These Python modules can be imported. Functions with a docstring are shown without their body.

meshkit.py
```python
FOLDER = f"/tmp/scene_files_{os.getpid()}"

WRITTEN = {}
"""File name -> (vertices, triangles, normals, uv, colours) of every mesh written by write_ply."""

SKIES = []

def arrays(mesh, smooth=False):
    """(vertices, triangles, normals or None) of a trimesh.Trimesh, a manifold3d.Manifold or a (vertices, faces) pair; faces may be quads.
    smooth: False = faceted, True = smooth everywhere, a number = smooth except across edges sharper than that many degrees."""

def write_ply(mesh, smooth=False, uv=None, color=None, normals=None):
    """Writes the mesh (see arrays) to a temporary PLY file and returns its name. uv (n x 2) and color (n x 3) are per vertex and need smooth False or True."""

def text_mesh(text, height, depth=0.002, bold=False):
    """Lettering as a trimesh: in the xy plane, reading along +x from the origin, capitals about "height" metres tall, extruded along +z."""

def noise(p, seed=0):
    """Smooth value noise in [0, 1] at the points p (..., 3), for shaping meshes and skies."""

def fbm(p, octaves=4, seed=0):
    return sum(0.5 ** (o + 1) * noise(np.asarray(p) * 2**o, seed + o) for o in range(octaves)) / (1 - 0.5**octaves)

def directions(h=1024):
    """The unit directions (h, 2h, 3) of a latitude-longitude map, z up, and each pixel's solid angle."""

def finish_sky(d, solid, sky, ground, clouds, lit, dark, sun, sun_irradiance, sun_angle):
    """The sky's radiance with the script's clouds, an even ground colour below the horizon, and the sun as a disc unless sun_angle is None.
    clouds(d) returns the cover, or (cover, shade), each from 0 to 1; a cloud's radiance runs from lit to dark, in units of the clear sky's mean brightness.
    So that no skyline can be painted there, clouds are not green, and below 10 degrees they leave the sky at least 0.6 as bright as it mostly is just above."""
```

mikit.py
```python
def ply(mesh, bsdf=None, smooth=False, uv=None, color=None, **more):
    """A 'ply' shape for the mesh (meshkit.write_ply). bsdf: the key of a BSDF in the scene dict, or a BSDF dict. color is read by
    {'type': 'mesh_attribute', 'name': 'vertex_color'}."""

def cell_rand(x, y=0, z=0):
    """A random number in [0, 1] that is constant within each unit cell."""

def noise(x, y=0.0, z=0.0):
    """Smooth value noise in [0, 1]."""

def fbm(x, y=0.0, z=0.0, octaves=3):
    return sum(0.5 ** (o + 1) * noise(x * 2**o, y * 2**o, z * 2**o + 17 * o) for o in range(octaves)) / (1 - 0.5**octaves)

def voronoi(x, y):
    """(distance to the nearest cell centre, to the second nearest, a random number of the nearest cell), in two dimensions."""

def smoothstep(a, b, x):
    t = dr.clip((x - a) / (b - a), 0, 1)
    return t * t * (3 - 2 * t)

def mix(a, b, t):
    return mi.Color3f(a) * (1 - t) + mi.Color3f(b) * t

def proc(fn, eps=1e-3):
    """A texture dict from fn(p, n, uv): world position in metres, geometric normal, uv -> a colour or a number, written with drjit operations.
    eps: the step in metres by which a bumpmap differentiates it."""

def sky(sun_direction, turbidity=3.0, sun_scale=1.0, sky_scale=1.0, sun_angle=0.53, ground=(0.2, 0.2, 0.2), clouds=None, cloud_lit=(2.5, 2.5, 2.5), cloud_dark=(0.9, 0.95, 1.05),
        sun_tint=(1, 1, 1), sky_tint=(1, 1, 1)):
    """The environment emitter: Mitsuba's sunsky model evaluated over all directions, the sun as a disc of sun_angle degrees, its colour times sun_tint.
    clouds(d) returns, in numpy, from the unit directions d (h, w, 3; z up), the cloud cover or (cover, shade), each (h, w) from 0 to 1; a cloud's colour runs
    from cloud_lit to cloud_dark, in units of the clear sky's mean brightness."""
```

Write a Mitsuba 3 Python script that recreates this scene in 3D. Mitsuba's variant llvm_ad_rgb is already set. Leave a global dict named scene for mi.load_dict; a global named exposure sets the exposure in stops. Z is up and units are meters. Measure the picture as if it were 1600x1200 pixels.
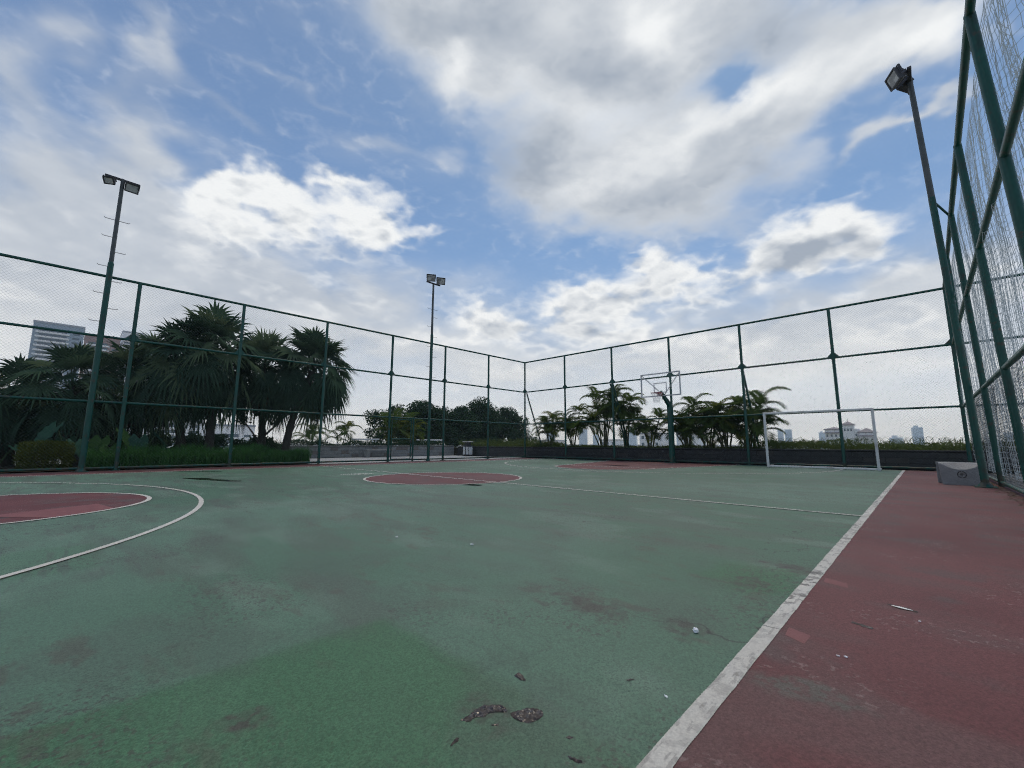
import math
import random

import drjit as dr
import mitsuba as mi
import numpy as np
import trimesh
from meshkit import fbm as mfbm
from shapely.geometry import LineString, Point, Polygon, box

import mikit
from mikit import fbm, mix, noise, smoothstep, voronoi

T = mi.ScalarTransform4f
rng = np.random.default_rng(7)
random.seed(7)
scene, labels = {}, {}

# ------------------------------------------------------------------ camera
EYE = np.array([0.0, 0.0, 0.796])
AIM = np.array([-0.6896, 0.7101, 0.1417])
UP = [0.097, -0.104, 0.990]
scene['camera'] = {'type': 'perspective', 'fov': 101.136, 'fov_axis': 'x', 'near_clip': 0.05, 'far_clip': 20000.0,
                   'to_world': T().look_at(origin=EYE.tolist(), target=(EYE + AIM).tolist(), up=UP),
                   'medium': {'type': 'ref', 'id': 'haze_air'}}
exposure = 1.62

# ------------------------------------------------------------------ sky: cloud groups as (azimuth, elevation, two half-axes in the tangent plane, weight)
CUMULUS = [
    (-81.2144, 26.3547, 0.0491, 0.0166, 0.0031, -0.033, 1), (-78.3251, 28.1196, 0.0359, 0.0116, 0.0022, -0.0245, 1),
    (-74.742, 28.007, 0.0486, 0.0136, 0.0034, -0.0419, 1), (-80.0477, 24.051, 0.059, 0.0176, 0.0035, -0.0389, 0.9),
    (-72.5367, 25.8836, 0.0386, 0.0092, 0.0025, -0.0341, 0.9), (-76.6922, 22.8365, 0.0641, 0.0161, 0.003, -0.0361, 0.5),
    (-77.5112, 26.6182, 0.0082, 0.0008, -0.001, -0.0142, -0.35), (-65.5788, 28.2876, 0.0726, 0.0137, 0.0025, -0.0426, 1),
    (-61.177, 27.4658, 0.0449, 0.0065, 0.0014, -0.0286, 0.8), (-56.8174, 27.4232, 0.0356, 0.0038, 0.0007, -0.0185, 0.6),
    (-67.3955, 30.997, 0.0405, 0.002, -0.0016, -0.0146, 0.6), (-69.778, 30.9914, 0.023, 0.0058, 0.0008, -0.0117, 0.4),
    (-65.367, 25.0061, 0.0846, 0.0141, 0.0021, -0.0365, 0.45), (-69.8078, 21.2868, 0.0414, 0.0073, 0.0017, -0.026, 0.4),
    (-83.0333, 20.8958, 0.0368, 0.0107, 0.0024, -0.0249, 0.3), (-4.0217, 22.9044, 0.045, -0.0146, -0.0031, -0.0329, 1.1),
    (-7.5101, 21.8847, 0.0534, -0.0146, -0.0036, -0.0417, 1.1), (-10.7176, 21.2628, 0.0496, -0.0117, -0.0028, -0.0363, 1),
    (-3.0994, 20.0504, 0.0256, -0.0075, -0.0027, -0.0287, 0.9), (-9.4225, 19.1533, 0.0802, -0.0179, -0.0021, -0.0266, 0.45),
    (-15.0742, 19.3637, 0.0455, -0.0082, -0.0026, -0.0385, 0.55), (-24.3896, 22.8801, 0.0468, -0.0064, -0.0016, -0.0349, 1),
    (-23.1228, 20.7814, 0.0413, -0.0055, -0.0013, -0.0271, 0.9), (-19.7293, 21.2395, 0.0442, -0.0071, -0.002, -0.0343, 0.65),
    (-26.5962, 19.7442, 0.054, -0.0056, -0.0011, -0.0279, 0.6), (-18.8167, 17.6591, 0.0367, -0.0052, -0.0014, -0.0241, 0.4),
    (-33.8747, 19.7286, 0.0833, -0.0048, -0.0008, -0.0345, 1), (-30.4582, 17.8693, 0.0705, -0.005, -0.001, -0.0316, 0.8),
    (-37.006, 17.9532, 0.0736, -0.0026, -0.0003, -0.0235, 0.6), (-49.5637, 16.705, 0.0507, 0.0015, 0.0006, -0.0356, 0.9),
    (-46.4216, 15.7489, 0.0512, 0.0007, 0.0002, -0.0269, 0.7), (-44.1781, 15.0817, 0.0604, 0.0002, 0.0001, -0.024, 0.8),
    (-53.9068, 13.9956, 0.0886, 0.004, 0.0007, -0.0267, 0.5), (-30.5592, 14.7179, 0.0993, -0.0058, -0.0007, -0.0234, 0.9),
    (-25.6443, 13.4044, 0.0677, -0.005, -0.001, -0.0229, 0.8), (-37.9618, 12.8731, 0.0896, -0.0019, -0.0002, -0.0195, 0.5),
    (-16.3099, 11.5543, 0.0777, -0.0079, -0.0021, -0.0322, 0.7), (-3.5518, 10.8724, 0.0557, -0.0088, -0.0023, -0.0254, 0.6),
    (0.9123, 11.5281, 0.0454, -0.0089, -0.0021, -0.0215, 0.4), (-59.8856, 14.4948, 0.0705, 0.0052, 0.0011, -0.026, 0.3),
]
OVERHEAD = [
    (-44.3267, 48.0445, 0.2216, 0.001, 0.0004, -0.0915, 0.9), (-29.9587, 41.6647, 0.2242, -0.0371, -0.0048, -0.1261, 1.1),
    (-24.991, 47.4631, 0.3305, -0.0838, -0.004, -0.07, 1.1), (-39.5236, 34.7103, 0.093, -0.0188, -0.0164, -0.0791, 1),
    (-29.5094, 31.8433, 0.1505, 0.0176, 0.0167, -0.0698, 1), (-19.3282, 32.955, 0.1458, 0.0304, 0.0279, -0.0765, 1.1),
    (-9.7509, 36.3178, 0.0642, -0.0012, 0.0104, -0.0463, 1), (-1.7574, 37.4262, 0.0862, -0.0109, 0.0108, -0.0613, 1.1),
    (3.9986, 37.1672, 0.0663, -0.0131, 0.0073, -0.0532, 1.1), (-55.2708, 48.9952, 0.122, 0.0018, -0.008, -0.0439, 0.8),
    (-49.9972, 44.6685, 0.0552, -0.012, -0.0207, -0.0498, 0.9), (-17.4368, 27.0784, 0.1363, -0.0308, -0.0029, -0.044, 0.6),
    (-26.2979, 26.3254, 0.1426, -0.0199, -0.0016, -0.0367, 0.35), (-7.4807, 29.8416, 0.0503, 0.0139, 0.0152, -0.0435, 0.6),
    (-13.1904, 39.498, 0.041, -0.0008, 0.0078, -0.0308, -1), (-3.2364, 30.204, 0.0378, 0.0093, 0.0131, -0.0416, -0.3),
    (-53.6931, 35.7618, 0.0394, -0.0162, -0.0125, -0.0218, 0.4), (-54.63, 36.0181, 0.0264, -0.008, -0.0083, -0.018, 0.3),
    (-51.62, 35.0948, 0.0213, 0.0017, 0.0003, -0.012, 0.25), (-46.1253, 32.642, 0.0415, 0.0009, 0.0004, -0.0507, 0.3),
    (-13.4259, 22.6939, 0.0436, -0.0098, -0.0023, -0.032, 0.35),
]
VEIL = [
    (-93.0321, 24.9953, 0.1448, 0.0334, -0.0007, -0.0923, 0.55), (-87.1471, 28.0258, 0.0442, 0.0358, 0.0342, -0.0969, 0.35),
    (-94.0759, 16.6214, 0.2265, 0.0781, 0.0143, -0.1263, 0.8), (-88.0451, 38.6314, 0.027, 0.0237, 0.0236, -0.069, 0.5),
    (-94.1501, 35.952, 0.0417, -0.015, -0.0119, -0.0344, 0.45), (-97.4746, 30.5817, 0.0432, 0.0058, -0.0051, -0.0521, 0.5),
    (-87.1197, 32.094, 0.0387, 0.0193, 0.0063, -0.0566, 0.25), (-80.517, 34.3387, 0.0562, -0.029, -0.009, -0.0168, 0.4),
    (-76.0057, 40.114, 0.1034, 0.0046, -0.0027, -0.0111, 0.28), (-69.7461, 39.5417, 0.0744, 0.0042, -0.0018, -0.0095, 0.22),
    (-64.038, 36.2907, 0.0794, 0.0107, -0.0009, -0.0249, 0.32), (-73.0679, 16.2299, 0.3682, 0.0581, 0.0076, -0.1049, 0.8),
    (-2.3052, 28.5453, 0.0481, 0.0156, 0.0052, -0.0155, 0.55), (2.231, 29.6862, 0.0387, 0.0088, 0.0034, -0.0127, 0.55),
    (5.2904, 30.1275, 0.0233, 0.0047, 0.0033, -0.0139, 0.5), (3.088, 15.3318, 0.0827, -0.0233, -0.0064, -0.0615, 0.7),
    (-35.3608, 11.5214, 0.7171, -0.0199, -0.0017, -0.09, 0.6), (-9.0462, 12.5323, 0.2883, -0.0429, -0.0069, -0.0869, 0.6),
    (-86.1101, 13.8458, 0.2239, 0.0491, 0.0066, -0.0675, 0.5), (-66.9603, 45.1608, 0.1148, -0.0215, -0.0187, -0.0374, 0.18),
    (-59.1436, 35.1889, 0.1278, 0.0201, 0.0032, -0.0706, 0.15),
]
SHADES = [
    (-51.3265, 48.821, 0.1254, 0.0122, 0.0013, -0.0483, 0.28), (-12.9896, 42.6006, 0.1102, -0.026, 0.0048, -0.0522, 0.38),
    (-41.4009, 36.8109, 0.0931, -0.0024, -0.0004, -0.083, 0.5), (-13.273, 32.8073, 0.0575, 0.0093, 0.0144, -0.0449, 0.3),
    (-26.1539, 29.2662, 0.165, -0.0257, -0.0022, -0.0507, 0.15), (-29.8375, 43.9501, 0.104, -0.0181, -0.0023, -0.0589, 0.3),
    (-22.4621, 45.7243, 0.0627, -0.0177, -0.0025, -0.0404, -0.7), (-25.0322, 46.9664, 0.1372, -0.0344, -0.0035, -0.062, -0.25),
    (-36.5798, 40.4703, 0.1116, -0.0262, -0.0109, -0.0473, -0.35), (-29.4342, 33.5862, 0.1053, 0.0303, 0.0111, -0.0257, -0.35),
    (-19.0813, 36.1267, 0.0867, 0.0276, 0.0117, -0.0236, -0.4), (-9.9902, 37.2607, 0.0606, 0.0045, 0.0069, -0.0228, -0.5),
    (-1.7574, 37.4262, 0.0862, -0.0109, 0.0067, -0.0382, -0.45), (4.3721, 36.4771, 0.054, -0.0102, 0.0048, -0.0355, -0.45),
    (-52.1431, 44.8137, 0.0286, -0.0078, -0.0194, -0.0374, -0.5), (-8.3989, 20.1834, 0.1066, -0.0261, -0.0026, -0.0308, 0.55),
    (-11.6526, 19.466, 0.0843, -0.0176, -0.0022, -0.0297, 0.4), (-4.4626, 24.1311, 0.0522, -0.0175, -0.0018, -0.0196, -0.3),
    (-65.2972, 23.8841, 0.1034, 0.0165, 0.0022, -0.0395, 0.5), (-75.5763, 21.6667, 0.1106, 0.0253, 0.0029, -0.0369, 0.5),
    (-23.415, 18.2178, 0.1549, -0.0178, -0.0017, -0.0359, 0.5), (-37.0513, 14.9923, 0.1626, -0.0047, -0.0005, -0.0357, 0.5),
    (-78.7476, 27.0781, 0.0904, 0.0287, 0.0034, -0.0383, -0.4), (-65.6264, 28.9987, 0.0873, 0.0169, 0.0019, -0.0322, -0.35),
]


def blob_field(d, table, power=1.0):
    out = np.zeros(d.shape[:2])
    for az, el, ax, an, bx, bn, s in table:
        az, el = np.radians(az), np.radians(el)
        c = np.array([np.sin(az) * np.cos(el), np.cos(az) * np.cos(el), np.sin(el)])
        east = np.array([np.cos(az), -np.sin(az), 0.0])
        north = np.cross(c, east) * -1
        north = north if north[2] > 0 else -north
        k = d @ c
        ok = k > 0.6
        k = np.where(ok, k, 1)
        e, n = (d @ east) / k, (d @ north) / k
        det = ax * bn - bx * an
        u, v = (e * bn - n * bx) / det, (n * ax - e * an) / det
        out += np.where(ok, s * np.exp(-(u * u + v * v) ** power), 0)
    return out


def smooth(a, b, x):
    t = np.clip((x - a) / (b - a), 0, 1)
    return t * t * (3 - 2 * t)


def cloud_cover(d):
    flat = d * np.array([1, 1, 1.6])                          # clouds are flatter than wide
    w = np.stack([mfbm(flat * 7, 3, s) for s in (1, 2, 3)], -1) - 0.5
    w2 = np.stack([mfbm(flat * 24, 5, s) for s in (4, 5, 6)], -1) - 0.5
    dw = d + 0.06 * w + 0.05 * w2
    dw /= np.linalg.norm(dw, axis=-1, keepdims=True)
    ds = d + 0.14 * w + 0.06 * w2
    ds /= np.linalg.norm(ds, axis=-1, keepdims=True)
    big = mfbm(flat * 4.5 + 3, 4, 11)
    billow = 1 - np.abs(2 * mfbm(flat * 17 + 0.6 * w2, 5, 12) - 1) * 1.6       # rounded heads
    fine = mfbm(flat * 34 + 1.2 * w2, 5, 18)
    mid = mfbm(flat * 10 + 0.8 * w, 5, 15)
    el = np.degrees(np.arcsin(d[..., 2]))
    az = np.degrees(np.arctan2(d[..., 0], d[..., 1]))
    seen = smooth(75, 52, np.abs(az + 44)) * smooth(66, 50, el)   # the clouds of the photograph; elsewhere the same kinds of cloud at random
    rest = smooth(0.5, 0.72, big) * (1 - seen)
    puffs = smooth(0.55, 0.8, mfbm(flat * np.array([9, 9, 14]) + 5, 3, 21)) * smooth(3, 8, el) * smooth(24, 16, el)
    cum = blob_field(dw, CUMULUS, 1.0) + 0.5 * puffs + 0.60 * (billow - 0.62) + 0.45 * (fine - 0.5)
    over = blob_field(dw, OVERHEAD, 1.0) + 0.55 * (mid - 0.5) + 0.35 * (fine - 0.5) + 0.9 * rest
    streak = mfbm(d * np.array([5, 9, 16]) + 1.5 * w, 5, 13)
    veil = blob_field(ds, VEIL, 1.0) * (0.45 + 1.1 * streak) + 0.05 * smooth(0.45, 0.75, streak) + 0.5 * rest
    c1 = smooth(0.10, 1.05, cum)
    c2 = smooth(0.10, 1.25, over)
    c3 = np.clip(1.05 * smooth(0.0, 1.0, veil), 0, 0.9)
    low = 0.14 + 0.74 * smooth(27, 3, el)
    cover = 1 - (1 - c1) * (1 - c2) * (1 - c3) * (1 - low)
    sh = blob_field(dw, SHADES, 1.0)
    s1 = 0.10 + 0.45 * smooth(0.6, 1.9, cum) + 0.8 * sh + 1.15 * (0.62 - billow) + 0.25 * (fine - 0.5)
    s2 = 0.44 + 0.24 * smooth(0.6, 1.7, over) + 0.95 * sh + 0.55 * (mid - 0.5) + 0.28 * (fine - 0.5)
    s3 = 0.62 - 0.58 * smooth(18, 1, el) - 0.5 * (streak - 0.5) - 0.22 * (fine - 0.5) * smooth(40, 20, el)
    w1, w2_, w3 = c1, c2 * (1 - c1), np.maximum(c3, low) * (1 - c1) * (1 - c2) + 1e-4
    shade = (w1 * np.clip(s1, 0, 1) + w2_ * np.clip(s2, 0, 1) + w3 * s3) / (w1 + w2_ + w3)
    return np.clip(cover, 0, 1), np.clip(shade, 0, 1)



SUN_AZ, SUN_EL = math.radians(-24), math.radians(66)
scene['sky'] = mikit.sky([math.sin(SUN_AZ) * math.cos(SUN_EL), math.cos(SUN_AZ) * math.cos(SUN_EL), math.sin(SUN_EL)], turbidity=3, sun_scale=0.3, sun_angle=20,
                         clouds=cloud_cover, cloud_lit=(2.95, 3.02, 3.05), cloud_dark=(1.20, 1.38, 1.64), sky_tint=(0.78, 1.0, 1.12))
# the humid air over the city
scene['haze_air'] = {'type': 'homogeneous', 'albedo': {'type': 'rgb', 'value': [0.95, 0.955, 0.96]}, 'sigma_t': {'type': 'rgb', 'value': [0.00017, 0.00020, 0.00025]}}
scene['haze'] = {'type': 'cube', 'to_world': T().translate([0, 0, 52]).scale([2800, 2800, 68]), 'bsdf': {'type': 'null'}, 'interior': {'type': 'ref', 'id': 'haze_air'}}
labels['haze'] = {'label': 'thin pale haze over the far city', 'category': 'haze', 'kind': 'stuff'}


# ------------------------------------------------------------------ helpers
class MB:
    """Collects pieces into one mesh."""

    def __init__(self):
        self.v, self.f, self.n = [], [], 0

    def add(self, v, f):
        v, f = np.asarray(v, float), np.asarray(f, int)
        if len(f) and f.shape[1] == 4:
            f = np.vstack([f[:, [0, 1, 2]], f[:, [0, 2, 3]]])
        self.v.append(v)
        self.f.append(f + self.n)
        self.n += len(v)
        return self

    def mesh(self, m):
        return self.add(m.vertices, m.faces)

    def box(self, lo, hi, rz=0.0, at=(0, 0, 0)):
        lo, hi = np.minimum(lo, hi), np.maximum(lo, hi)
        v = np.array([[x, y, z] for x in (lo[0], hi[0]) for y in (lo[1], hi[1]) for z in (lo[2], hi[2])], float)
        f = [[0, 1, 3, 2], [4, 6, 7, 5], [0, 4, 5, 1], [2, 3, 7, 6], [0, 2, 6, 4], [1, 5, 7, 3]]
        if rz:
            c, s = math.cos(rz), math.sin(rz)
            v = v @ np.array([[c, s, 0], [-s, c, 0], [0, 0, 1]])
        return self.add(v + np.array(at), f)

    def cbox(self, c, size, ch=0.01, rz=0.0):
        """A box with chamfered edges."""
        hx, hy, hz = np.array(size) / 2
        pts = []
        for sx in (-1, 1):
            for sy in (-1, 1):
                for sz in (-1, 1):
                    pts += [[sx * hx, sy * (hy - ch), sz * (hz - ch)], [sx * (hx - ch), sy * hy, sz * (hz - ch)], [sx * (hx - ch), sy * (hy - ch), sz * hz]]
        m = trimesh.convex.convex_hull(np.array(pts))
        v = np.array(m.vertices)
        if rz:
            co, s = math.cos(rz), math.sin(rz)
            v = v @ np.array([[co, s, 0], [-s, co, 0], [0, 0, 1]])
        return self.add(v + np.array(c), m.faces)

    def tube(self, pts, r, sides=8, cap=True):
        p = np.asarray(pts, float)
        r = np.broadcast_to(np.asarray(r, float), (len(p),))
        t = np.gradient(p, axis=0)
        t /= np.linalg.norm(t, axis=1, keepdims=True) + 1e-12
        ref = np.array([0, 0, 1.0]) if abs(t[0, 2]) < 0.8 else np.array([1.0, 0, 0])
        a = np.cross(t, ref)
        a /= np.linalg.norm(a, axis=1, keepdims=True) + 1e-12
        b = np.cross(t, a)
        ang = np.arange(sides) * 2 * np.pi / sides
        v = (p[:, None] + r[:, None, None] * (np.cos(ang)[None, :, None] * a[:, None] + np.sin(ang)[None, :, None] * b[:, None])).reshape(-1, 3)
        i, j = np.meshgrid(np.arange(len(p) - 1), np.arange(sides), indexing='ij')
        q = np.stack([i * sides + j, i * sides + (j + 1) % sides, (i + 1) * sides + (j + 1) % sides, (i + 1) * sides + j], -1).reshape(-1, 4)
        f = np.vstack([q[:, [0, 1, 2]], q[:, [0, 2, 3]]])
        if cap:
            k, e = len(v), (len(p) - 1) * sides
            v = np.vstack([v, p[:1], p[-1:]])
            jj = np.arange(sides)
            f = np.vstack([f, np.stack([jj * 0 + k, (jj + 1) % sides, jj], 1), np.stack([jj * 0 + k + 1, e + jj, e + (jj + 1) % sides], 1)])
        return self.add(v, f)

    def out(self):
        return np.vstack(self.v), np.vstack(self.f)


def taken(key):
    if key not in scene and key not in labels:
        return key
    i = 1
    while f'{key}_{i:03d}' in scene or f'{key}_{i:03d}' in labels:
        i += 1
    return f'{key}_{i:03d}'


def put(key, m, bsdf=None, smooth=False, at=None, **more):
    """One entry of the scene: a mesh (MB or ply dict)."""
    key = taken(key)
    if isinstance(m, MB):
        m = m.out()
    d = dict(m) if isinstance(m, dict) else mikit.ply(m, bsdf, smooth, **more)
    if bsdf is not None and isinstance(m, dict):
        d['bsdf'] = {'type': 'ref', 'id': bsdf}
    if at is not None:
        d['to_world'] = at
    scene[key] = d
    return key


def thing(name, label, cat, group=None):
    key = taken(name)
    labels[key] = {'label': label, 'category': cat}
    if group:
        labels[key]['group'] = group
    return key


def tag(key, label, cat=None, group=None, kind=None):
    labels[key] = {k: v for k, v in (('label', label), ('category', cat), ('group', group), ('kind', kind)) if v}
    return key


def sheet(poly, z, bsdf, key):
    """A flat horizontal sheet from a shapely polygon."""
    polys = getattr(poly, 'geoms', [poly])
    mb = MB()
    for g in polys:
        v, f = trimesh.creation.triangulate_polygon(g, engine='earcut')
        tri = v[f]
        flip = np.cross(tri[:, 1] - tri[:, 0], tri[:, 2] - tri[:, 0]) < 0
        f = np.where(flip[:, None], f[:, ::-1], f)
        mb.add(np.column_stack([v, np.full(len(v), z)]), f)
    return put(key, mb, bsdf)


# ------------------------------------------------------------------ materials
def principled(color, rough=0.6, spec=0.5, metal=0.0, **more):
    c = mikit.proc(color) if callable(color) else {'type': 'rgb', 'value': list(color)}
    r = mikit.proc(rough) if callable(rough) else float(rough)
    return {'type': 'principled', 'base_color': c, 'roughness': r, 'specular': float(spec), 'metallic': float(metal), **more}


def two(b):
    return {'type': 'twosided', 'bsdf': b}


def bump(b, fn, eps=0.002):
    return {'type': 'bumpmap', 'texture': mikit.proc(fn, eps), 'bsdf': b, 'scale': 1.0}


def spot(p, x, y, rx, ry, wob=0.5, fr=9.0):
    """1 inside an uneven blotch round (x, y), fading out."""
    q = dr.sqrt(dr.square((p.x - x) / rx) + dr.square((p.y - y) / ry)) + wob * (fbm(p.x * fr, p.y * fr, 3, 3) - 0.5) * 2
    return 1 - smoothstep(0.45, 1.1, q)


def grain(p):
    return noise(p.x * 420, p.y * 420) * 0.5 + noise(p.x * 170, p.y * 170, 5) * 0.5


def green_paint(p, n, uv):
    a = fbm(p.x * 0.35 + 4, p.y * 0.35, 1, 4)
    drag = fbm(p.x * 0.9 + 0.6 * a, p.y * 5.0, 2, 4)          # squeegee drags across the court
    c = mix((0.058, 0.128, 0.082), (0.090, 0.166, 0.118), smoothstep(0.3, 0.7, a))
    c = mix(c, (0.078, 0.104, 0.082), 0.6 * smoothstep(0.46, 0.72, drag))
    c = mix(c, (0.135, 0.205, 0.158), 0.45 * smoothstep(0.56, 0.75, fbm(p.x * 1.3, p.y * 2.8 + 9, 4, 4)))
    # fresher paint: a straight-edged patch near the sideline, one by the arc, a loose one
    ed = 0.05 * (fbm(p.x * 7, p.y * 7, 2, 3) - 0.5)
    patch = smoothstep(-1.90, -1.82, p.x + ed) * (1 - smoothstep(1.03, 1.12, p.y + ed)) * smoothstep(-3.2, -3.0, p.y) * (0.35 + 0.65 * smoothstep(-0.6, -1.25, p.x + 0.6 * (fbm(p.x * 3, p.y * 3, 7, 3) - 0.5)))
    patch = dr.maximum(patch, 0.4 * smoothstep(-4.9, -4.8, p.x + ed) * (1 - smoothstep(-3.95, -3.85, p.x)) * (1 - smoothstep(0.15, 0.25, p.y + ed)))
    patch = dr.maximum(patch, 0.85 * spot(p, -0.83, 3.02, 0.28, 0.38, 0.6, 5))
    c = mix(c, (0.036, 0.122, 0.052), 0.75 * patch)
    # dirt: clouds of grime, brown scuffs, chips
    g = smoothstep(0.52, 0.74, fbm(p.x * 2.1 + 7, p.y * 3.4, 8, 5))
    c = mix(c, (0.066, 0.078, 0.068), 0.30 * g)
    scuff = smoothstep(0.60, 0.74, fbm(p.x * 5.5, p.y * 11, 6, 5)) * smoothstep(0.42, 0.62, fbm(p.x * 0.9 + 2, p.y * 0.9, 9, 3))
    c = mix(c, (0.075, 0.052, 0.045), 0.42 * scuff)
    rub = smoothstep(0.56, 0.70, fbm(p.x * 3.5 + 1.5 * a, p.y * 24, 6, 5)) * smoothstep(0.45, 0.65, fbm(p.x * 0.7 + 5, p.y * 0.7, 19, 3))
    c = mix(c, (0.070, 0.086, 0.076), 0.5 * rub)
    flake = smoothstep(0.60, 0.66, fbm(p.x * 75, p.y * 75, 2, 4)) * smoothstep(0.50, 0.66, fbm(p.x * 1.7 + 8, p.y * 1.7, 21, 4))
    c = mix(c, (0.055, 0.047, 0.043), 0.6 * flake)
    for x, y, rx, ry, s in ((-1.476, 0.43, 0.09, 0.07, 0.8), (-1.24, 1.87, 0.24, 0.12, 0.65), (-0.80, 2.80, 0.12, 0.16, 0.7), (-0.88, 1.95, 0.16, 0.10, 0.7), (-0.70, 3.35, 0.18, 0.10, 0.8), (-1.0, 0.93, 0.13, 0.08, 0.45)):
        b = spot(p, x, y, rx, ry, 0.9, 16)
        c = mix(c, (0.055, 0.044, 0.040), s * b * (0.4 + 0.6 * smoothstep(0.4, 0.6, fbm(p.x * 40, p.y * 40, 1, 3))))
    # tide marks of dried puddles and a few hairline cracks
    tide = fbm(p.x * 0.8 + 3, p.y * 1.1, 31, 4)
    mark = (1 - smoothstep(0.0, 0.006, dr.abs(tide - 0.56))) + 0.6 * (1 - smoothstep(0.0, 0.005, dr.abs(tide - 0.60)))
    c = mix(c, (0.045, 0.060, 0.050), 0.26 * dr.clip(mark, 0, 1))
    v1, v2, _ = voronoi(p.x * 0.42 + 0.5 * (fbm(p.x * 2.5, p.y * 2.5, 3, 4) - 0.5), p.y * 0.42 + 0.5 * (fbm(p.x * 2.5 + 9, p.y * 2.5, 5, 4) - 0.5))
    crack = (1 - smoothstep(0.002, 0.0065, v2 - v1)) * smoothstep(0.46, 0.56, fbm(p.x * 0.5, p.y * 0.5, 41, 3))
    c = mix(c, (0.028, 0.030, 0.028), 0.75 * crack)
    chip = smoothstep(0.66, 0.80, fbm(p.x * 60, p.y * 60, 4, 4)) * smoothstep(0.55, 0.75, fbm(p.x * 2.2, p.y * 2.2, 12, 3))
    c = mix(c, (0.05, 0.045, 0.042), 0.35 * chip)
    return c * (0.52 + 0.96 * grain(p))


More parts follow.
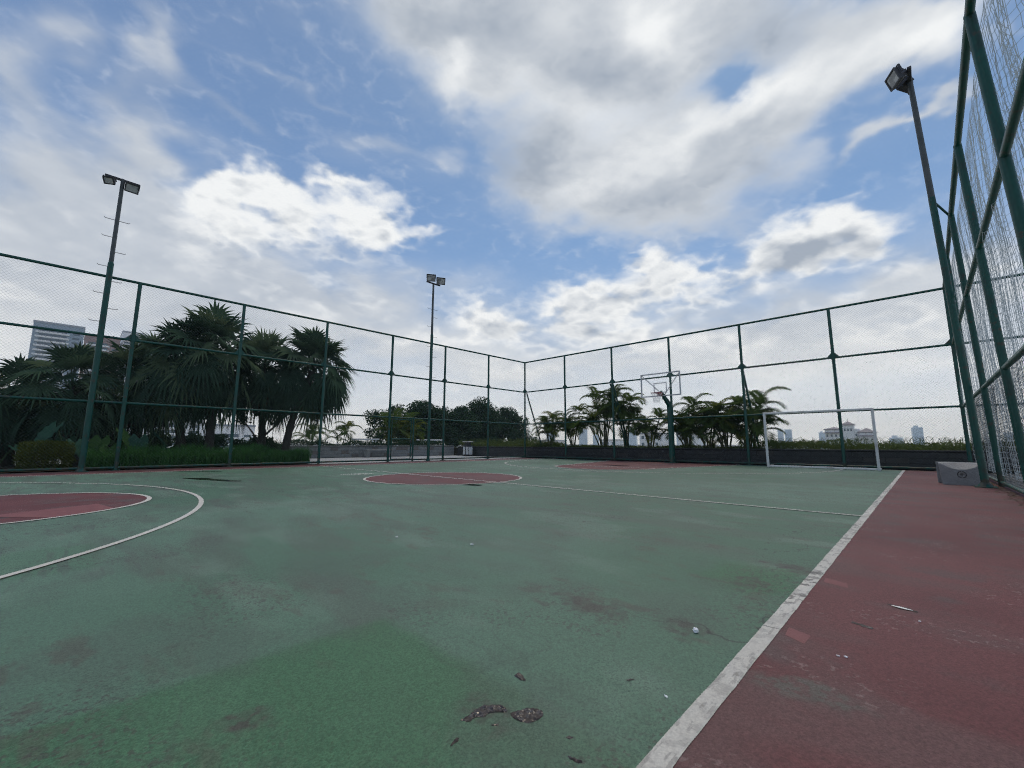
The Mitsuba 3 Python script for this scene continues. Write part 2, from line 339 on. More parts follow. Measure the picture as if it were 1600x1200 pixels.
def red_paint(p, n, uv):
    a = fbm(p.x * 0.8 + 4, p.y * 0.8, 11, 4)
    c = mix((0.098, 0.028, 0.030), (0.128, 0.042, 0.043), smoothstep(0.3, 0.7, a))
    c = mix(c, (0.100, 0.058, 0.056), 0.6 * smoothstep(0.45, 0.75, fbm(p.x * 2.0, p.y * 4.5, 3, 4)))
    g = smoothstep(0.55, 0.75, fbm(p.x * 3.1 + 7, p.y * 3.4, 8, 5))
    c = mix(c, (0.075, 0.062, 0.060), 0.55 * g)
    moss = spot(p, -0.36, 1.74, 0.19, 0.10, 0.75, 9)
    c = mix(c, (0.085, 0.085, 0.072), 0.85 * moss * (0.35 + 0.65 * smoothstep(0.35, 0.6, fbm(p.x * 45, p.y * 45, 3, 3))))
    pale = smoothstep(0.62, 0.78, fbm(p.x * 48, p.y * 48, 4, 4)) * smoothstep(0.52, 0.7, fbm(p.x * 2.6, p.y * 2.6, 12, 3))
    c = mix(c, (0.22, 0.16, 0.15), 0.45 * pale)
    return c * (0.52 + 0.96 * grain(p))


def fresh_red(p, n, uv):
    c = mix((0.158, 0.054, 0.056), (0.185, 0.070, 0.070), fbm(p.x * 8, p.y * 8, 1, 3))
    return c * (0.78 + 0.44 * grain(p))


def line_paint(p, n, uv):
    c = mix((0.54, 0.53, 0.48), (0.40, 0.39, 0.35), fbm(p.x * 1.5, p.y * 1.5, 1, 3))
    worn = smoothstep(0.50, 0.66, fbm(p.x * 26, p.y * 26, 2, 5)) * (0.25 + 0.75 * smoothstep(0.38, 0.58, fbm(p.x * 1.4 + 3, p.y * 1.4, 3, 3))) * smoothstep(-2, -0.7, p.x)
    c = mix(c, (0.12, 0.115, 0.105), 0.85 * worn)
    crack = (1 - smoothstep(0.0, 0.012, dr.abs(p.y - 3.31 + 0.05 * (fbm(p.x * 20, 0, 1, 3) - 0.5)))) + (1 - smoothstep(0.0, 0.008, dr.abs(p.y - 2.215 + 0.03 * (fbm(p.x * 20, 3, 1, 3) - 0.5)))) + 0.8 * spot(p, -0.57, 3.30, 0.06, 0.07, 0.9, 20)
    c = mix(c, (0.07, 0.07, 0.065), 0.85 * dr.clip(crack, 0, 1) * smoothstep(-0.7, -0.62, p.x))
    scr = smoothstep(0.58, 0.70, fbm(p.x * 60, p.y * 14, 5, 4)) * smoothstep(-0.8, -0.6, p.x)
    c = mix(c, (0.16, 0.155, 0.14), 0.45 * scr)
    return c * (0.80 + 0.40 * grain(p))


def court_bump(p, n, uv):
    return 0.0018 * noise(p.x * 230, p.y * 230) + 0.0014 * noise(p.x * 90, p.y * 90, 3)


scene['green_court'] = bump(principled(green_paint, 0.6, 0.42), court_bump, 0.0015)
scene['red_court'] = bump(principled(red_paint, 0.64, 0.40), court_bump, 0.0015)
scene['fresh_red'] = principled(fresh_red, 0.65, 0.4)
scene['line_white'] = principled(line_paint, 0.6, 0.4)


def wet_dirt(p, n, uv):
    return mix((0.016, 0.013, 0.012), (0.055, 0.043, 0.038), fbm(p.x * 90, p.y * 90, p.z * 50, 4))


scene['wet_dirt'] = bump(principled(wet_dirt, lambda p, n, uv: 0.12 + 0.6 * smoothstep(0.4, 0.6, fbm(p.x * 60, p.y * 60, 4, 3)), 0.5), lambda p, n, uv: 0.008 * fbm(p.x * 80, p.y * 80, 1, 4), 0.002)
scene['puddle_water'] = principled((0.012, 0.013, 0.012), 0.06, 0.5)
scene['pale_chip'] = principled((0.62, 0.61, 0.58), 0.6)
scene['paper'] = two(principled((0.78, 0.79, 0.80), 0.7))


def paving(p, n, uv):
    joint = smoothstep(0.0, 0.02, dr.minimum(dr.abs(p.x * 1.25 - dr.round(p.x * 1.25)), dr.abs(p.y * 1.25 - dr.round(p.y * 1.25))))
    c = mix((0.23, 0.24, 0.235), (0.33, 0.34, 0.33), fbm(p.x * 0.7, p.y * 0.7, 1, 4))
    return mix((0.10, 0.10, 0.10), c, 0.45 + 0.55 * joint) * (0.85 + 0.3 * noise(p.x * 60, p.y * 60))


scene['paving'] = principled(paving, 0.55, 0.5)
scene['wet_deck'] = principled(lambda p, n, uv: mix((0.30, 0.30, 0.29), (0.42, 0.42, 0.40), fbm(p.x * 1.2, p.y * 1.2, 1, 4)), lambda p, n, uv: 0.05 + 0.4 * smoothstep(0.5, 0.62, fbm(p.x * 0.8, p.y * 0.5, 4, 3)), 0.6)
scene['shade_dark'] = principled((0.020, 0.021, 0.021), 0.6)  # shade of the gap below the fences, put into the colour
scene['soil'] = principled(lambda p, n, uv: mix((0.030, 0.022, 0.015), (0.07, 0.052, 0.036), fbm(p.x * 6, p.y * 6, 1, 4)), 0.9, 0.2)
scene['lowland'] = principled(lambda p, n, uv: mix((0.10, 0.13, 0.09), (0.36, 0.35, 0.33), smoothstep(0.4, 0.6, fbm(p.x * 0.012, p.y * 0.012, 1, 5))), 0.9, 0.2)


def fence_paint(p, n, uv):
    c = mix((0.002, 0.056, 0.044), (0.005, 0.078, 0.060), fbm(p.x * 2, p.y * 2, p.z * 2, 3))
    grime = smoothstep(0.55, 0.75, fbm(p.x * 9, p.y * 9, p.z * 3, 4))
    rust = smoothstep(0.52, 0.66, fbm(p.x * 14, p.y * 14, p.z * 9, 4) + 0.20 * (1 - smoothstep(0.0, 0.5, p.z)) - 0.09)
    c = mix(c, (0.075, 0.034, 0.018), 0.55 * rust)
    return mix(c, (0.016, 0.036, 0.031), 0.6 * grime) * (0.85 + 0.3 * noise(p.x * 60, p.y * 60, p.z * 30))


scene['fence_green'] = principled(fence_paint, 0.42, 0.4)
scene['mesh_wire'] = principled((0.07, 0.115, 0.10), 0.5, 0.5)
scene['net_thread'] = {'type': 'principledthin', 'base_color': {'type': 'rgb', 'value': [0.62, 0.67, 0.68]}, 'roughness': 0.7, 'diff_trans': 1.0, 'spec_trans': 0.0}
scene['lamp_steel'] = principled(lambda p, n, uv: mix((0.045, 0.055, 0.055), (0.08, 0.09, 0.09), fbm(p.x * 5, p.y * 5, p.z * 5, 3)), 0.5, 0.5)
scene['dark_steel'] = principled((0.030, 0.031, 0.034), 0.5, 0.5)
scene['lamp_glass'] = principled(lambda p, n, uv: mix((0.16, 0.17, 0.17), (0.40, 0.41, 0.40), smoothstep(0.35, 0.6, noise(p.x * 9, p.y * 9, p.z * 9))), 0.12, 0.6)
scene['white_steel'] = principled(lambda p, n, uv: mix((0.62, 0.63, 0.62), (0.45, 0.45, 0.43), smoothstep(0.5, 0.75, fbm(p.x * 6, p.y * 6, p.z * 3, 4))), 0.4, 0.5)
scene['board_frame'] = principled((0.44, 0.45, 0.46), 0.4, 0.5)
scene['board_acrylic'] = {'type': 'thindielectric', 'int_ior': 1.2}
scene['rim_red'] = principled((0.23, 0.022, 0.018), 0.45, 0.5)
scene['net_white'] = principled((0.72, 0.70, 0.68), 0.8, 0.2)


def granite(p, n, uv):
    s = noise(p.x * 110, p.y * 110, p.z * 110)
    return mix((0.15, 0.153, 0.155), (0.31, 0.315, 0.315), s) * (0.80 + 0.4 * fbm(p.x * 5, p.y * 5, p.z * 5, 3))


scene['granite'] = bump(principled(granite, 0.75, 0.4), lambda p, n, uv: 0.003 * noise(p.x * 120, p.y * 120, p.z * 120), 0.002)
scene['granite_dark'] = principled((0.05, 0.05, 0.052), 0.8, 0.3)


def stone_tone(lo, hi):
    def fn(p, n, uv):
        return mix(lo, hi, fbm(p.x * 7, p.y * 7, p.z * 9, 4)) * (0.82 + 0.36 * noise(p.x * 90, p.y * 90, p.z * 90))
    return principled(fn, 0.75, 0.4)


scene['stone_grey'] = stone_tone((0.17, 0.175, 0.17), (0.28, 0.285, 0.275))
scene['stone_brown'] = stone_tone((0.13, 0.115, 0.105), (0.20, 0.18, 0.165))
scene['stone_black'] = stone_tone((0.026, 0.027, 0.028), (0.050, 0.051, 0.052))
scene['stone_black_worn'] = stone_tone((0.034, 0.032, 0.030), (0.068, 0.064, 0.060))
scene['joint_dark'] = principled((0.018, 0.018, 0.018), 0.9, 0.2)
scene['joint_grey'] = principled((0.13, 0.13, 0.125), 0.9, 0.2)


def leafy(a, b, trans=0.5, rough=0.5, scale=2.3):
    def fn(p, n, uv):
        return mix(a, b, noise(p.x * scale * 3, p.y * scale * 3, p.z * scale * 3) * 0.6 + 0.4 * noise(p.x * 40, p.y * 40, p.z * 40))
    return {'type': 'principledthin', 'base_color': mikit.proc(fn), 'roughness': rough + 0.12, 'eta': 1.33, 'diff_trans': trans, 'spec_trans': 0.0}


scene['fan_leaf'] = leafy((0.024, 0.052, 0.034), (0.050, 0.092, 0.060), 0.55, 0.42)
scene['fan_leaf_mid'] = leafy((0.048, 0.092, 0.055), (0.085, 0.140, 0.085), 0.6, 0.42)
scene['fan_leaf_light'] = leafy((0.085, 0.130, 0.070), (0.135, 0.185, 0.105), 0.65, 0.42)
scene['dead_leaf'] = leafy((0.085, 0.066, 0.048), (0.16, 0.125, 0.095), 0.3, 0.7)
scene['areca_leaf'] = leafy((0.050, 0.090, 0.024), (0.110, 0.160, 0.042), 0.75, 0.45)
scene['areca_leaf_young'] = leafy((0.10, 0.13, 0.022), (0.17, 0.18, 0.035), 0.8, 0.45)
scene['tree_leaf'] = leafy((0.022, 0.050, 0.030), (0.055, 0.095, 0.050), 0.5, 0.45)
scene['olive_leaf'] = leafy((0.055, 0.075, 0.018), (0.12, 0.13, 0.030), 0.6, 0.5)
scene['ear_leaf'] = leafy((0.030, 0.085, 0.060), (0.055, 0.125, 0.088), 0.5, 0.35)
scene['ear_leaf_light'] = leafy((0.042, 0.100, 0.032), (0.078, 0.150, 0.048), 0.6, 0.35)
scene['shrub_leaf'] = leafy((0.038, 0.060, 0.014), (0.120, 0.140, 0.032), 0.5, 0.5)
scene['grass_blade'] = leafy((0.034, 0.115, 0.030), (0.075, 0.200, 0.055), 0.6, 0.5)
scene['hedge_leaf'] = leafy((0.070, 0.105, 0.028), (0.150, 0.185, 0.055), 0.7, 0.5)
scene['bark'] = bump(principled(lambda p, n, uv: mix((0.026, 0.023, 0.020), (0.075, 0.066, 0.058), fbm(p.x * 12, p.y * 12, p.z * 4, 4)), 0.9, 0.2), lambda p, n, uv: 0.02 * fbm(p.x * 20, p.y * 20, p.z * 8, 4), 0.004)
scene['palm_stem'] = principled(lambda p, n, uv: mix((0.070, 0.078, 0.040), (0.15, 0.15, 0.085), smoothstep(0.3, 0.5, dr.abs(p.z * 9 - dr.round(p.z * 9)))), 0.6, 0.4)
scene['petiole'] = principled((0.055, 0.095, 0.040), 0.5, 0.4)
scene['twig'] = principled((0.045, 0.038, 0.032), 0.8, 0.2)
scene['bin_black'] = principled((0.020, 0.020, 0.022), 0.45, 0.5)
scene['olive_mark'] = principled((0.20, 0.17, 0.03), 0.5)
scene['city_white'] = principled(lambda p, n, uv: mix((0.82, 0.82, 0.80), (0.74, 0.74, 0.72), fbm(p.x * 0.2, p.y * 0.2, p.z * 0.1, 3)), 0.7)
scene['city_grey'] = principled((0.36, 0.38, 0.40), 0.6)
scene['city_blue'] = principled((0.24, 0.31, 0.36), 0.25, 0.6)
scene['city_glass'] = principled((0.055, 0.095, 0.120), 0.12, 0.7)
scene['hazed_blue'] = principled((0.50, 0.60, 0.66), 0.4, 0.5)  # distance haze is mixed into this pale colour
scene['hazed_glass'] = principled((0.30, 0.42, 0.50), 0.2, 0.6)  # window glass, paled in its colour to look hazed
scene['city_brown'] = principled((0.30, 0.20, 0.17), 0.6)
scene['roof_tile'] = principled(lambda p, n, uv: mix((0.20, 0.185, 0.20), (0.27, 0.25, 0.26), noise(p.x, p.y, p.z * 3)), 0.7)


# ------------------------------------------------------------------ ground, court and its paint
XL, YF, XR = -17.08, 18.713, 0.93           # the two long fences and the end fence
SIDE, HALF, MID = -0.56, 6.253, -8.30       # right sideline, halfway line, long axis


def structure(key, label=None):
    labels[key] = {'kind': 'structure', **({'label': label} if label else {})}
    return key


structure(sheet(box(-2750, -2750, 2750, 2750), -15.0, 'lowland', 'terrain'))
deck = Polygon([(-60, -45), (30, -45), (30, 22.3), (-26.2, 22.3), (-26.2, 62), (-60, 62)])
pm = trimesh.creation.extrude_polygon(deck, 14.6, engine='earcut')
pm.apply_translation([0, 0, -14.62])
structure(put('podium', MB().mesh(pm), 'paving'))
structure(sheet(box(-24.5, -40, -17.45, 19.2).union(box(-24.5, 18.9, -17.45, 19.2)), -0.006, 'paving', 'pavement'))
structure(sheet(box(-22.8, -30, -17.45, 6.75), 0.03, 'soil', 'garden_soil'))
structure(sheet(box(1.15, -40, 12, 19.2), -0.012, 'wet_deck', 'roof_deck'))
structure(sheet(Polygon([(-17.45, -40), (-17.0, -40), (-17.0, 18.66), (1.15, 18.66), (1.15, 19.2), (-17.45, 19.2)]), -0.004, 'shade_dark', 'shade_strip'))  # dark sheet that paints the shadow gap under the bottom rails
court = structure(sheet(box(-17.0, -12, 1.15, 18.66), 0.0, 'red_court', 'court'))
sheet(box(-15.5, -12, SIDE, 18.66), 0.004, 'green_court', court + '__playing_area')
sheet(box(SIDE, -12, 1.13, 18.62), 0.004, 'red_court', court + '__apron')


def ring(c, r, w, a0=0, a1=360):
    a = np.radians(np.linspace(a0, a1, 97))
    pts = [(c[0] + r * math.cos(t), c[1] + r * math.sin(t)) for t in a]
    return LineString(pts).buffer(w / 2, cap_style='flat')


def key_zone(s):
    base, ft = (18.60 if s > 0 else 2 * HALF - 18.60), HALF + s * 7.20
    trap = Polygon([(MID - 2.95, base), (MID + 2.95, base), (MID + 1.8, ft), (MID - 1.8, ft)])
    return trap.union(Point(MID, ft).buffer(1.8, 48)), LineString([(MID - 2.95, base), (MID - 1.8, ft)]), LineString([(MID + 2.95, base), (MID + 1.8, ft)]), (MID, ft)


k1, k2 = key_zone(1), key_zone(-1)
sheet(Point(MID, HALF).buffer(1.8, 64), 0.0075, 'red_court', court + '__centre_circle')
sheet(k1[0], 0.0075, 'red_court', court + '__key')
sheet(k2[0], 0.0075, 'red_court', court + '__key')
W = 0.055
for shape in (ring((MID, HALF), 1.82, W), LineString([(-15.5, HALF), (SIDE, HALF)]).buffer(W / 2), ring((MID, HALF + 10.90), 6.28, W, 180, 360).union(LineString([(MID - 6.28, HALF + 10.9), (MID - 6.28, 18.6)]).buffer(W / 2)).union(LineString([(MID + 6.28, HALF + 10.9), (MID + 6.28, 18.6)]).buffer(W / 2)),
              ring((-8.27, -5.10), 6.49, W, 0, 180), ring(k1[3], 1.83, W, 180, 360).union(k1[1].buffer(W / 2)).union(k1[2].buffer(W / 2)).union(LineString([(MID - 1.8, k1[3][1]), (MID + 1.8, k1[3][1])]).buffer(W / 2)),
              ring(k2[3], 1.80, W, 0, 180).union(k2[1].buffer(W / 2)).union(k2[2].buffer(W / 2)), LineString([(-15.52, -12), (-15.52, 18.6)]).buffer(W / 2)):
    sheet(shape, 0.011, 'line_white', court + '__line')
yy = np.arange(-12, 18.6, 0.03)
wob = np.array([(mfbm(np.array([[y * 9, s, 0.0]]), 4, 31)[0] - .5) * .005 for s in (0, 7) for y in yy]).reshape(2, -1)
side = Polygon(np.vstack([np.column_stack([SIDE - .031 + wob[0], yy]), np.column_stack([SIDE + .034 + wob[1], yy])[::-1]]))
sheet(side, 0.006, 'line_white', court + '__sideline')
# repaired squares of fresher red by the sideline and a fresh wedge in the near circle
for q in (Polygon([(-0.505, 3.235), (-0.40, 3.20), (-0.385, 3.10), (-0.505, 3.14)]), Polygon([(-0.505, 2.27), (-0.42, 2.235), (-0.425, 2.13), (-0.50, 2.17)]), Polygon([(-7.85, 0.30), (-6.95, 0.47), (-6.62, 0.02), (-7.35, -0.62)])):
    sheet(q.intersection(Point(*k2[3]).buffer(1.77)) if q.centroid.x < -1 else q, 0.0105 if q.centroid.x < -1 else 0.005, 'fresh_red', court + '__repair_patch')


def blot(pts, seed, wob=0.012, z=0.006, key='__pothole', mat='wet_dirt', dome=0.0):
    """An uneven patch round a chain of (x, y, radius) discs."""
    u = Point(pts[0][0], pts[0][1]).buffer(pts[0][2])
    for a, b in zip(pts[:-1], pts[1:]):
        u = u.union(Point(a[0], a[1]).buffer(a[2]).union(Point(b[0], b[1]).buffer(b[2])).convex_hull)
    r = np.random.default_rng(seed)
    L = u.exterior.length
    n = max(40, int(L / 0.006)) if L < 2 else 120
    p = np.array([u.exterior.interpolate(L * i / n).coords[0] for i in range(n)])
    c = p.mean(0)
    ph = r.uniform(0, 6.3, 8)
    t = np.arange(n) / n * 2 * np.pi
    w = sum(np.sin((k + 2) * 2 * t + ph[k]) / (k + 2) for k in range(8)) + 0.7 * r.normal(size=n) * 0.35
    g = Polygon(p + (p - c) / np.linalg.norm(p - c, axis=1, keepdims=True) * (wob * w)[:, None]).buffer(0)
    g = max(getattr(g, 'geoms', [g]), key=lambda s: s.area)
    return sheet(g, z, mat, court + key)


def torn_hole(pts, seed):
    """A torn patch of the coating, filled with lumpy wet grit."""
    from scipy.spatial import Delaunay
    r = np.random.default_rng(seed)
    g = Polygon(pts)
    L = g.exterior.length
    n = max(24, int(L / 0.004))
    ed = np.array([g.exterior.interpolate(L * k / n).coords[0] for k in range(n)]) + r.normal(size=(n, 2)) * .0009
    g = Polygon(ed).buffer(0)
    g = max(getattr(g, 'geoms', [g]), key=lambda s: s.area)
    ed = np.array(g.exterior.coords)[:-1]
    lo, hi = ed.min(0), ed.max(0)
    q = r.uniform(lo, hi, (int(np.prod(hi - lo) / 4e-6) + 4, 2))
    q = np.array([p for p in q if g.contains(Point(*p)) and g.exterior.distance(Point(*p)) > .0015]).reshape(-1, 2)
    P = np.vstack([ed, q])
    tri = Delaunay(P).simplices
    cen = P[tri].mean(1)
    tri = tri[[g.contains(Point(*c)) for c in cen]]
    e = P[tri]
    flip = np.cross(e[:, 1] - e[:, 0], e[:, 2] - e[:, 0]) < 0
    tri = np.where(flip[:, None], tri[:, ::-1], tri)
    z = np.full(len(P), .0046)
    z[len(ed):] += .009 * np.clip(mfbm(np.column_stack([q * 110, q[:, :1] * 0]), 4, seed) - .28, 0, 1)
    put(court + '__pothole', MB().add(np.column_stack([P, z]), tri), 'wet_dirt', 50)


for i, pts in enumerate((
    ( (-1.0435, 0.8611), (-1.0436, 0.8851), (-1.0428, 0.9066), (-1.0489, 0.9218), (-1.0477, 0.9490), (-1.0478, 0.9622), (-1.0361, 0.9648), (-1.0273, 0.9779), (-1.0133, 0.9917), (-0.9953, 0.9960), (-0.9775, 0.9918), (-0.9717, 0.9805), (-0.9888, 0.9679), (-1.0003, 0.9525), (-1.0067, 0.9378), (-1.0013, 0.9226), (-1.0106, 0.9134), (-1.0205, 0.8997), (-1.0197, 0.8844), (-1.0211, 0.8712), (-1.0307, 0.8696) ),
    ( (-0.9607, 0.9829), (-0.9595, 1.0009), (-0.9507, 1.0138), (-0.9473, 1.0300), (-0.9328, 1.0486), (-0.9197, 1.0571), (-0.9047, 1.0632), (-0.8927, 1.0579), (-0.8845, 1.0452), (-0.8826, 1.0227), (-0.8871, 1.0025), (-0.8984, 0.9876), (-0.9199, 0.9783), (-0.9417, 0.9769) ),
    ( (-0.9631, 0.9125), (-0.9527, 0.9304), (-0.9468, 0.9246), (-0.9578, 0.9100) ),
    ( (-0.9821, 0.7791), (-0.9924, 0.8067), (-0.9882, 0.8143), (-0.9796, 0.8053), (-0.9779, 0.7866), (-0.9770, 0.7774) ),
    ( (-0.7813, 1.0170), (-0.7771, 1.0317), (-0.7639, 1.0341), (-0.7681, 1.0194) ),
    ( (-0.7398, 0.9646), (-0.7277, 0.9702), (-0.7061, 0.9760), (-0.6930, 0.9768), (-0.7009, 0.9631), (-0.7187, 0.9606) ),
    ( (-1.0953, 1.1421), (-1.0983, 1.1678), (-1.0776, 1.1652), (-1.0441, 1.1481), (-1.0591, 1.1388) ),
)):
    torn_hole(pts, 90 + i)
blot([(-0.80, 1.39, 0.004), (-0.79, 1.41, 0.003)], 7, 0.002)
blot([(-0.205, 2.935, 0.007), (-0.155, 2.915, 0.022), (-0.11, 2.905, 0.009)], 3, 0.006, 0.0055)
blot([(-0.305, 2.53, 0.010), (-0.25, 2.512, 0.012)], 4, 0.005, 0.0055)
blot([(-0.19, 2.918, 0.006), (-0.16, 2.912, 0.013), (-0.125, 2.903, 0.006)], 8, 0.003, 0.008, '__bare_patch', 'pale_chip')
blot([(-12.26, 1.82, 0.05), (-11.8, 2.1, 0.16), (-11.1, 2.25, 0.10), (-10.56, 2.5, 0.12)], 9, 0.09, 0.008, '__puddle', 'puddle_water')
blot([(-6.52, 5.44, 0.05), (-6.28, 5.53, 0.07)], 10, 0.03, 0.016, '__puddle', 'puddle_water')
blot([(-8.99, 14.5, 0.10), (-8.1, 14.4, 0.16)], 11, 0.06, 0.016, '__puddle', 'puddle_water')
blot([(-15.1, 2.2, 0.06), (-14.6, 2.9, 0.12)], 12, 0.06, 0.008, '__puddle', 'puddle_water')
blot([(-10.95, 5.05, 0.07), (-10.7, 5.5, 0.11)], 13, 0.08, 0.008, '__pale_smear', 'line_white')

# litter
cr = trimesh.creation.icosphere(subdivisions=3, radius=0.011)
v = np.array(cr.vertices)
v *= (0.62 + 0.75 * mfbm(v * 210, 3, 3))[:, None]
put('crumpled_paper', MB().add(v + [-0.778, 1.929, 0.013], cr.faces), 'paper', 12)
tag('crumpled_paper', 'small white crumpled paper ball on the green court near the sideline', 'litter')
for i, (x, y, s, lab) in enumerate(((-0.313, 2.103, 0.008, 'tiny white scrap on the red strip, the left one of a close pair'), (-0.290, 2.112, 0.009, 'tiny white scrap on the red strip, the right one of a close pair'), (-2.662, 2.287, 0.018, 'white scrap alone in the middle of the green court'), (-3.328, 2.015, 0.016, 'white scrap left of the middle of the green court, below the centre circle'),
                               (-0.666, 1.388, 0.008, 'tiny white scrap on the green beside the near end of the white sideline'), (-0.092, 2.759, 0.008, 'tiny white scrap just in front of the torn pale spot on the red strip'), (-1.02, 0.46, 0.006, 'tiny white scrap on the green patch at the bottom of the picture'))):
    r = np.random.default_rng(40 + i)
    k = r.integers(5, 8)
    a = np.sort(r.uniform(0, 6.28, k))
    top = np.column_stack([np.cos(a) * r.uniform(.5, 1, k) * s, np.sin(a) * r.uniform(.5, 1, k) * s, r.uniform(.002, .6 * s, k)])
    q = trimesh.convex.convex_hull(np.vstack([top, top * [1, 1, 0] + [0, 0, 0.0006], [[0, 0, 0.5 * s]]]))
    tag(put('paper_scrap', MB().add(np.array(q.vertices) + [x, y, 0.0045], q.faces), 'paper'), lab, 'litter', 'scraps of litter on the court')

# ------------------------------------------------------------------ fences
Z1, Z2, Z3 = 1.984, 3.912, 5.736


def wire_panel(w, h, pitch=0.060, r=0.0014):
    """Chain link between rails: two crossing families of wires in the local x, z plane."""
    mb = MB()
    step = pitch * math.sqrt(2)
    frame = box(0, 0, w, h)
    for fam, s in ((0, 1), (1, -1)):
        k = -h
        while k < w + h:
            x0, x1 = (k, k + h) if s > 0 else (k + h, k)
            g = frame.intersection(LineString([(x0, 0), (x1, h)]))
            if g.length > 0.03:
                (ax, az), (bx, bz) = g.coords[0], g.coords[-1]
                y = 0.0018 * (1 if fam else -1)
                mb.tube([[ax, y, az], [bx, y, bz]], r, 3, cap=False)
            k += step
    return mb


PANEL = {}


def panel(key, a, b, z0, z1):
    """A chain link panel between two posts a, b (x, y) from z0 to z1."""
    d = np.array(b) - np.array(a)
    w = float(np.hypot(*d))
    k = (round(w, 2), round(z1 - z0, 2))
    if k not in PANEL:
        PANEL[k] = mikit.ply(wire_panel(*k).out(), 'mesh_wire', True)
    put(key, PANEL[k], at=T().translate([float(a[0]), float(a[1]), float(z0)]) @ T().rotate([0, 0, 1], math.degrees(math.atan2(d[1], d[0]))))


def pipe(key, a, b, r, sides=10):
    return put(key, MB().tube([a, b], r, sides), 'fence_green', 40)


def gusset(key, x, y, z, along):
    """A triangular plate standing on the rail where it meets a post."""
    mb = MB()
    tri = [(-0.19, 0.02), (0.19, 0.02), (0.06, 0.17), (-0.06, 0.17)]
    v = []
    for o in (-0.005, 0.005):
        for u, h in tri:
            v.append([x + u * along[0] + o * along[1], y + u * along[1] - o * along[0], z + h])
    q = trimesh.convex.convex_hull(np.array(v))
    put(key, mb.mesh(q), 'fence_green')


def straight_fence(name, posts, along, label, rails_to=None, skip=()):
    key = thing(name, label, 'fence', 'chain link fences round the court')
    for i, (x, y) in enumerate(posts):
        pipe(key + '__post', [x, y, 0], [x, y, Z3 + 0.02], 0.050)
        gusset(key + '__gusset', x, y, Z2, along)
        for z in (Z1, Z2):
            put(key + '__clamp', MB().tube([[x, y, z - .055], [x, y, z + .055]], .061, 10), 'fence_green', 40)
        put(key + '__foot', MB().cbox((x, y, .012), (.20, .20, .020), .004), 'fence_green')
    (x0, y0), (x1, y1) = posts[0], posts[-1]
    for z, r in ((0.085, 0.034), (Z1, 0.034), (Z2, 0.036), (Z3, 0.040)):
        pipe(key + '__rail', [x0, y0, z], [x1, y1, z], r)
    n = (-along[1] * 0.055, along[0] * 0.055)
    for i, (a, b) in enumerate(zip(posts[:-1], posts[1:])):
        for j, (z0, z1) in enumerate(((0.085, Z1), (Z1, Z2), (Z2, Z3))):
            if (i, j) not in skip:
                panel(key + '__mesh_panel', (a[0] + n[0], a[1] + n[1]), (b[0] + n[0], b[1] + n[1]), z0, z1)
    return key


lefts = [(XL, y) for y in (-11.0, -8.0, -5.05, -2.08, 0.93, 3.763, 6.736, 9.726, 12.715, 15.711, YF)]
fl = straight_fence('chain_link_fence', lefts, (0, 1), 'long green chain link fence with a gate, in front of the fan palms', skip=((7, 0),))
# the gate in the left fence, its post, and the rest of that bay
gx, g0, g1 = XL, 9.86, 10.86
pipe(fl + '__post', [gx, 10.98, 0], [gx, 10.98, Z1], 0.040)
gm = MB()
for a, b in (([gx, g0, .12], [gx, g0, 1.90]), ([gx, g1, .12], [gx, g1, 1.90]), ([gx, g0, .12], [gx, g1, .12]), ([gx, g0, 1.90], [gx, g1, 1.90]), ([gx, g0, 1.02], [gx, g1, 1.02])):
    gm.tube([a, b], 0.026, 8)
gk = put(fl + '__gate', gm, 'fence_green', 40)
panel(gk + '__mesh_panel', (gx - .03, g0), (gx - .03, g1), 0.12, 1.02)
panel(gk + '__mesh_panel', (gx - .03, g0), (gx - .03, g1), 1.02, 1.90)
put(gk + '__latch', MB().cbox((gx + .04, g1 - .03, .92), (.05, .07, .16), .008), 'dark_steel')
panel(fl + '__mesh_panel', (gx - .055, 10.98), (gx - .055, 12.715), 0.085, Z1)

fars = [(x, YF) for x in (-14.068, -11.079, -8.073, -5.062, -2.062, XR, 3.93, 6.93)]
ff = straight_fence('chain_link_fence', [(XL, YF)] + fars, (1, 0), 'green chain link fence running behind the basketball hoop and the white goal', skip=())
for x, off in ((-16.98, 0), (-11.079, 0.0), (-11.079, -.14), (-5.062, 0)):
    pipe(ff + '__brace', [x + off, YF + .05, Z2 - .05], [x + off + .05, 20.15, 0.55], 0.040)


def lean(y, z):
    """The right fence leans a little over the court towards its near end."""
    t = (YF - y) / 12.0
    return (0.955 - 0.006 * z) * (1 - t) + (1.07 - 0.038 * z) * t


fr = thing('chain_link_fence', 'tall green pipe fence at the right edge with a loose nylon net hung on it', 'fence', 'chain link fences round the court')
for y in (15.713, 12.71, 9.71, 6.71, 3.71):
    pipe(fr + '__post', [lean(y, 0), y, 0], [lean(y, Z3), y, Z3], 0.052)
for z, r in ((0.085, 0.036), (Z1 - .02, 0.040), (Z2, 0.042), (Z3, 0.044)):
    pipe(fr + '__rail', [lean(YF, z), YF - .05, z], [lean(3.0, z), 3.0, z], r)
for y in (15.713, 12.71, 9.71, 6.71):
    gusset(fr + '__gusset', lean(y, Z2), y, Z2, (0, 1))
# mesh of the lowest tier (the net hangs over the rest)
lo = wire_panel(3.0, 1.88, 0.070, 0.0018)
lv, lf = lo.out()
for y in (3.71, 6.71, 9.71, 12.71, 15.713):
    vv = np.array(lv)
    vv = np.column_stack([np.array([lean(y + a, 0.085 + c) for a, c in zip(vv[:, 0], vv[:, 2])]) + 0.06 + vv[:, 1], y + vv[:, 0], 0.085 + vv[:, 2]])
    put(fr + '__mesh_panel', MB().add(vv, lf), 'mesh_wire', True)


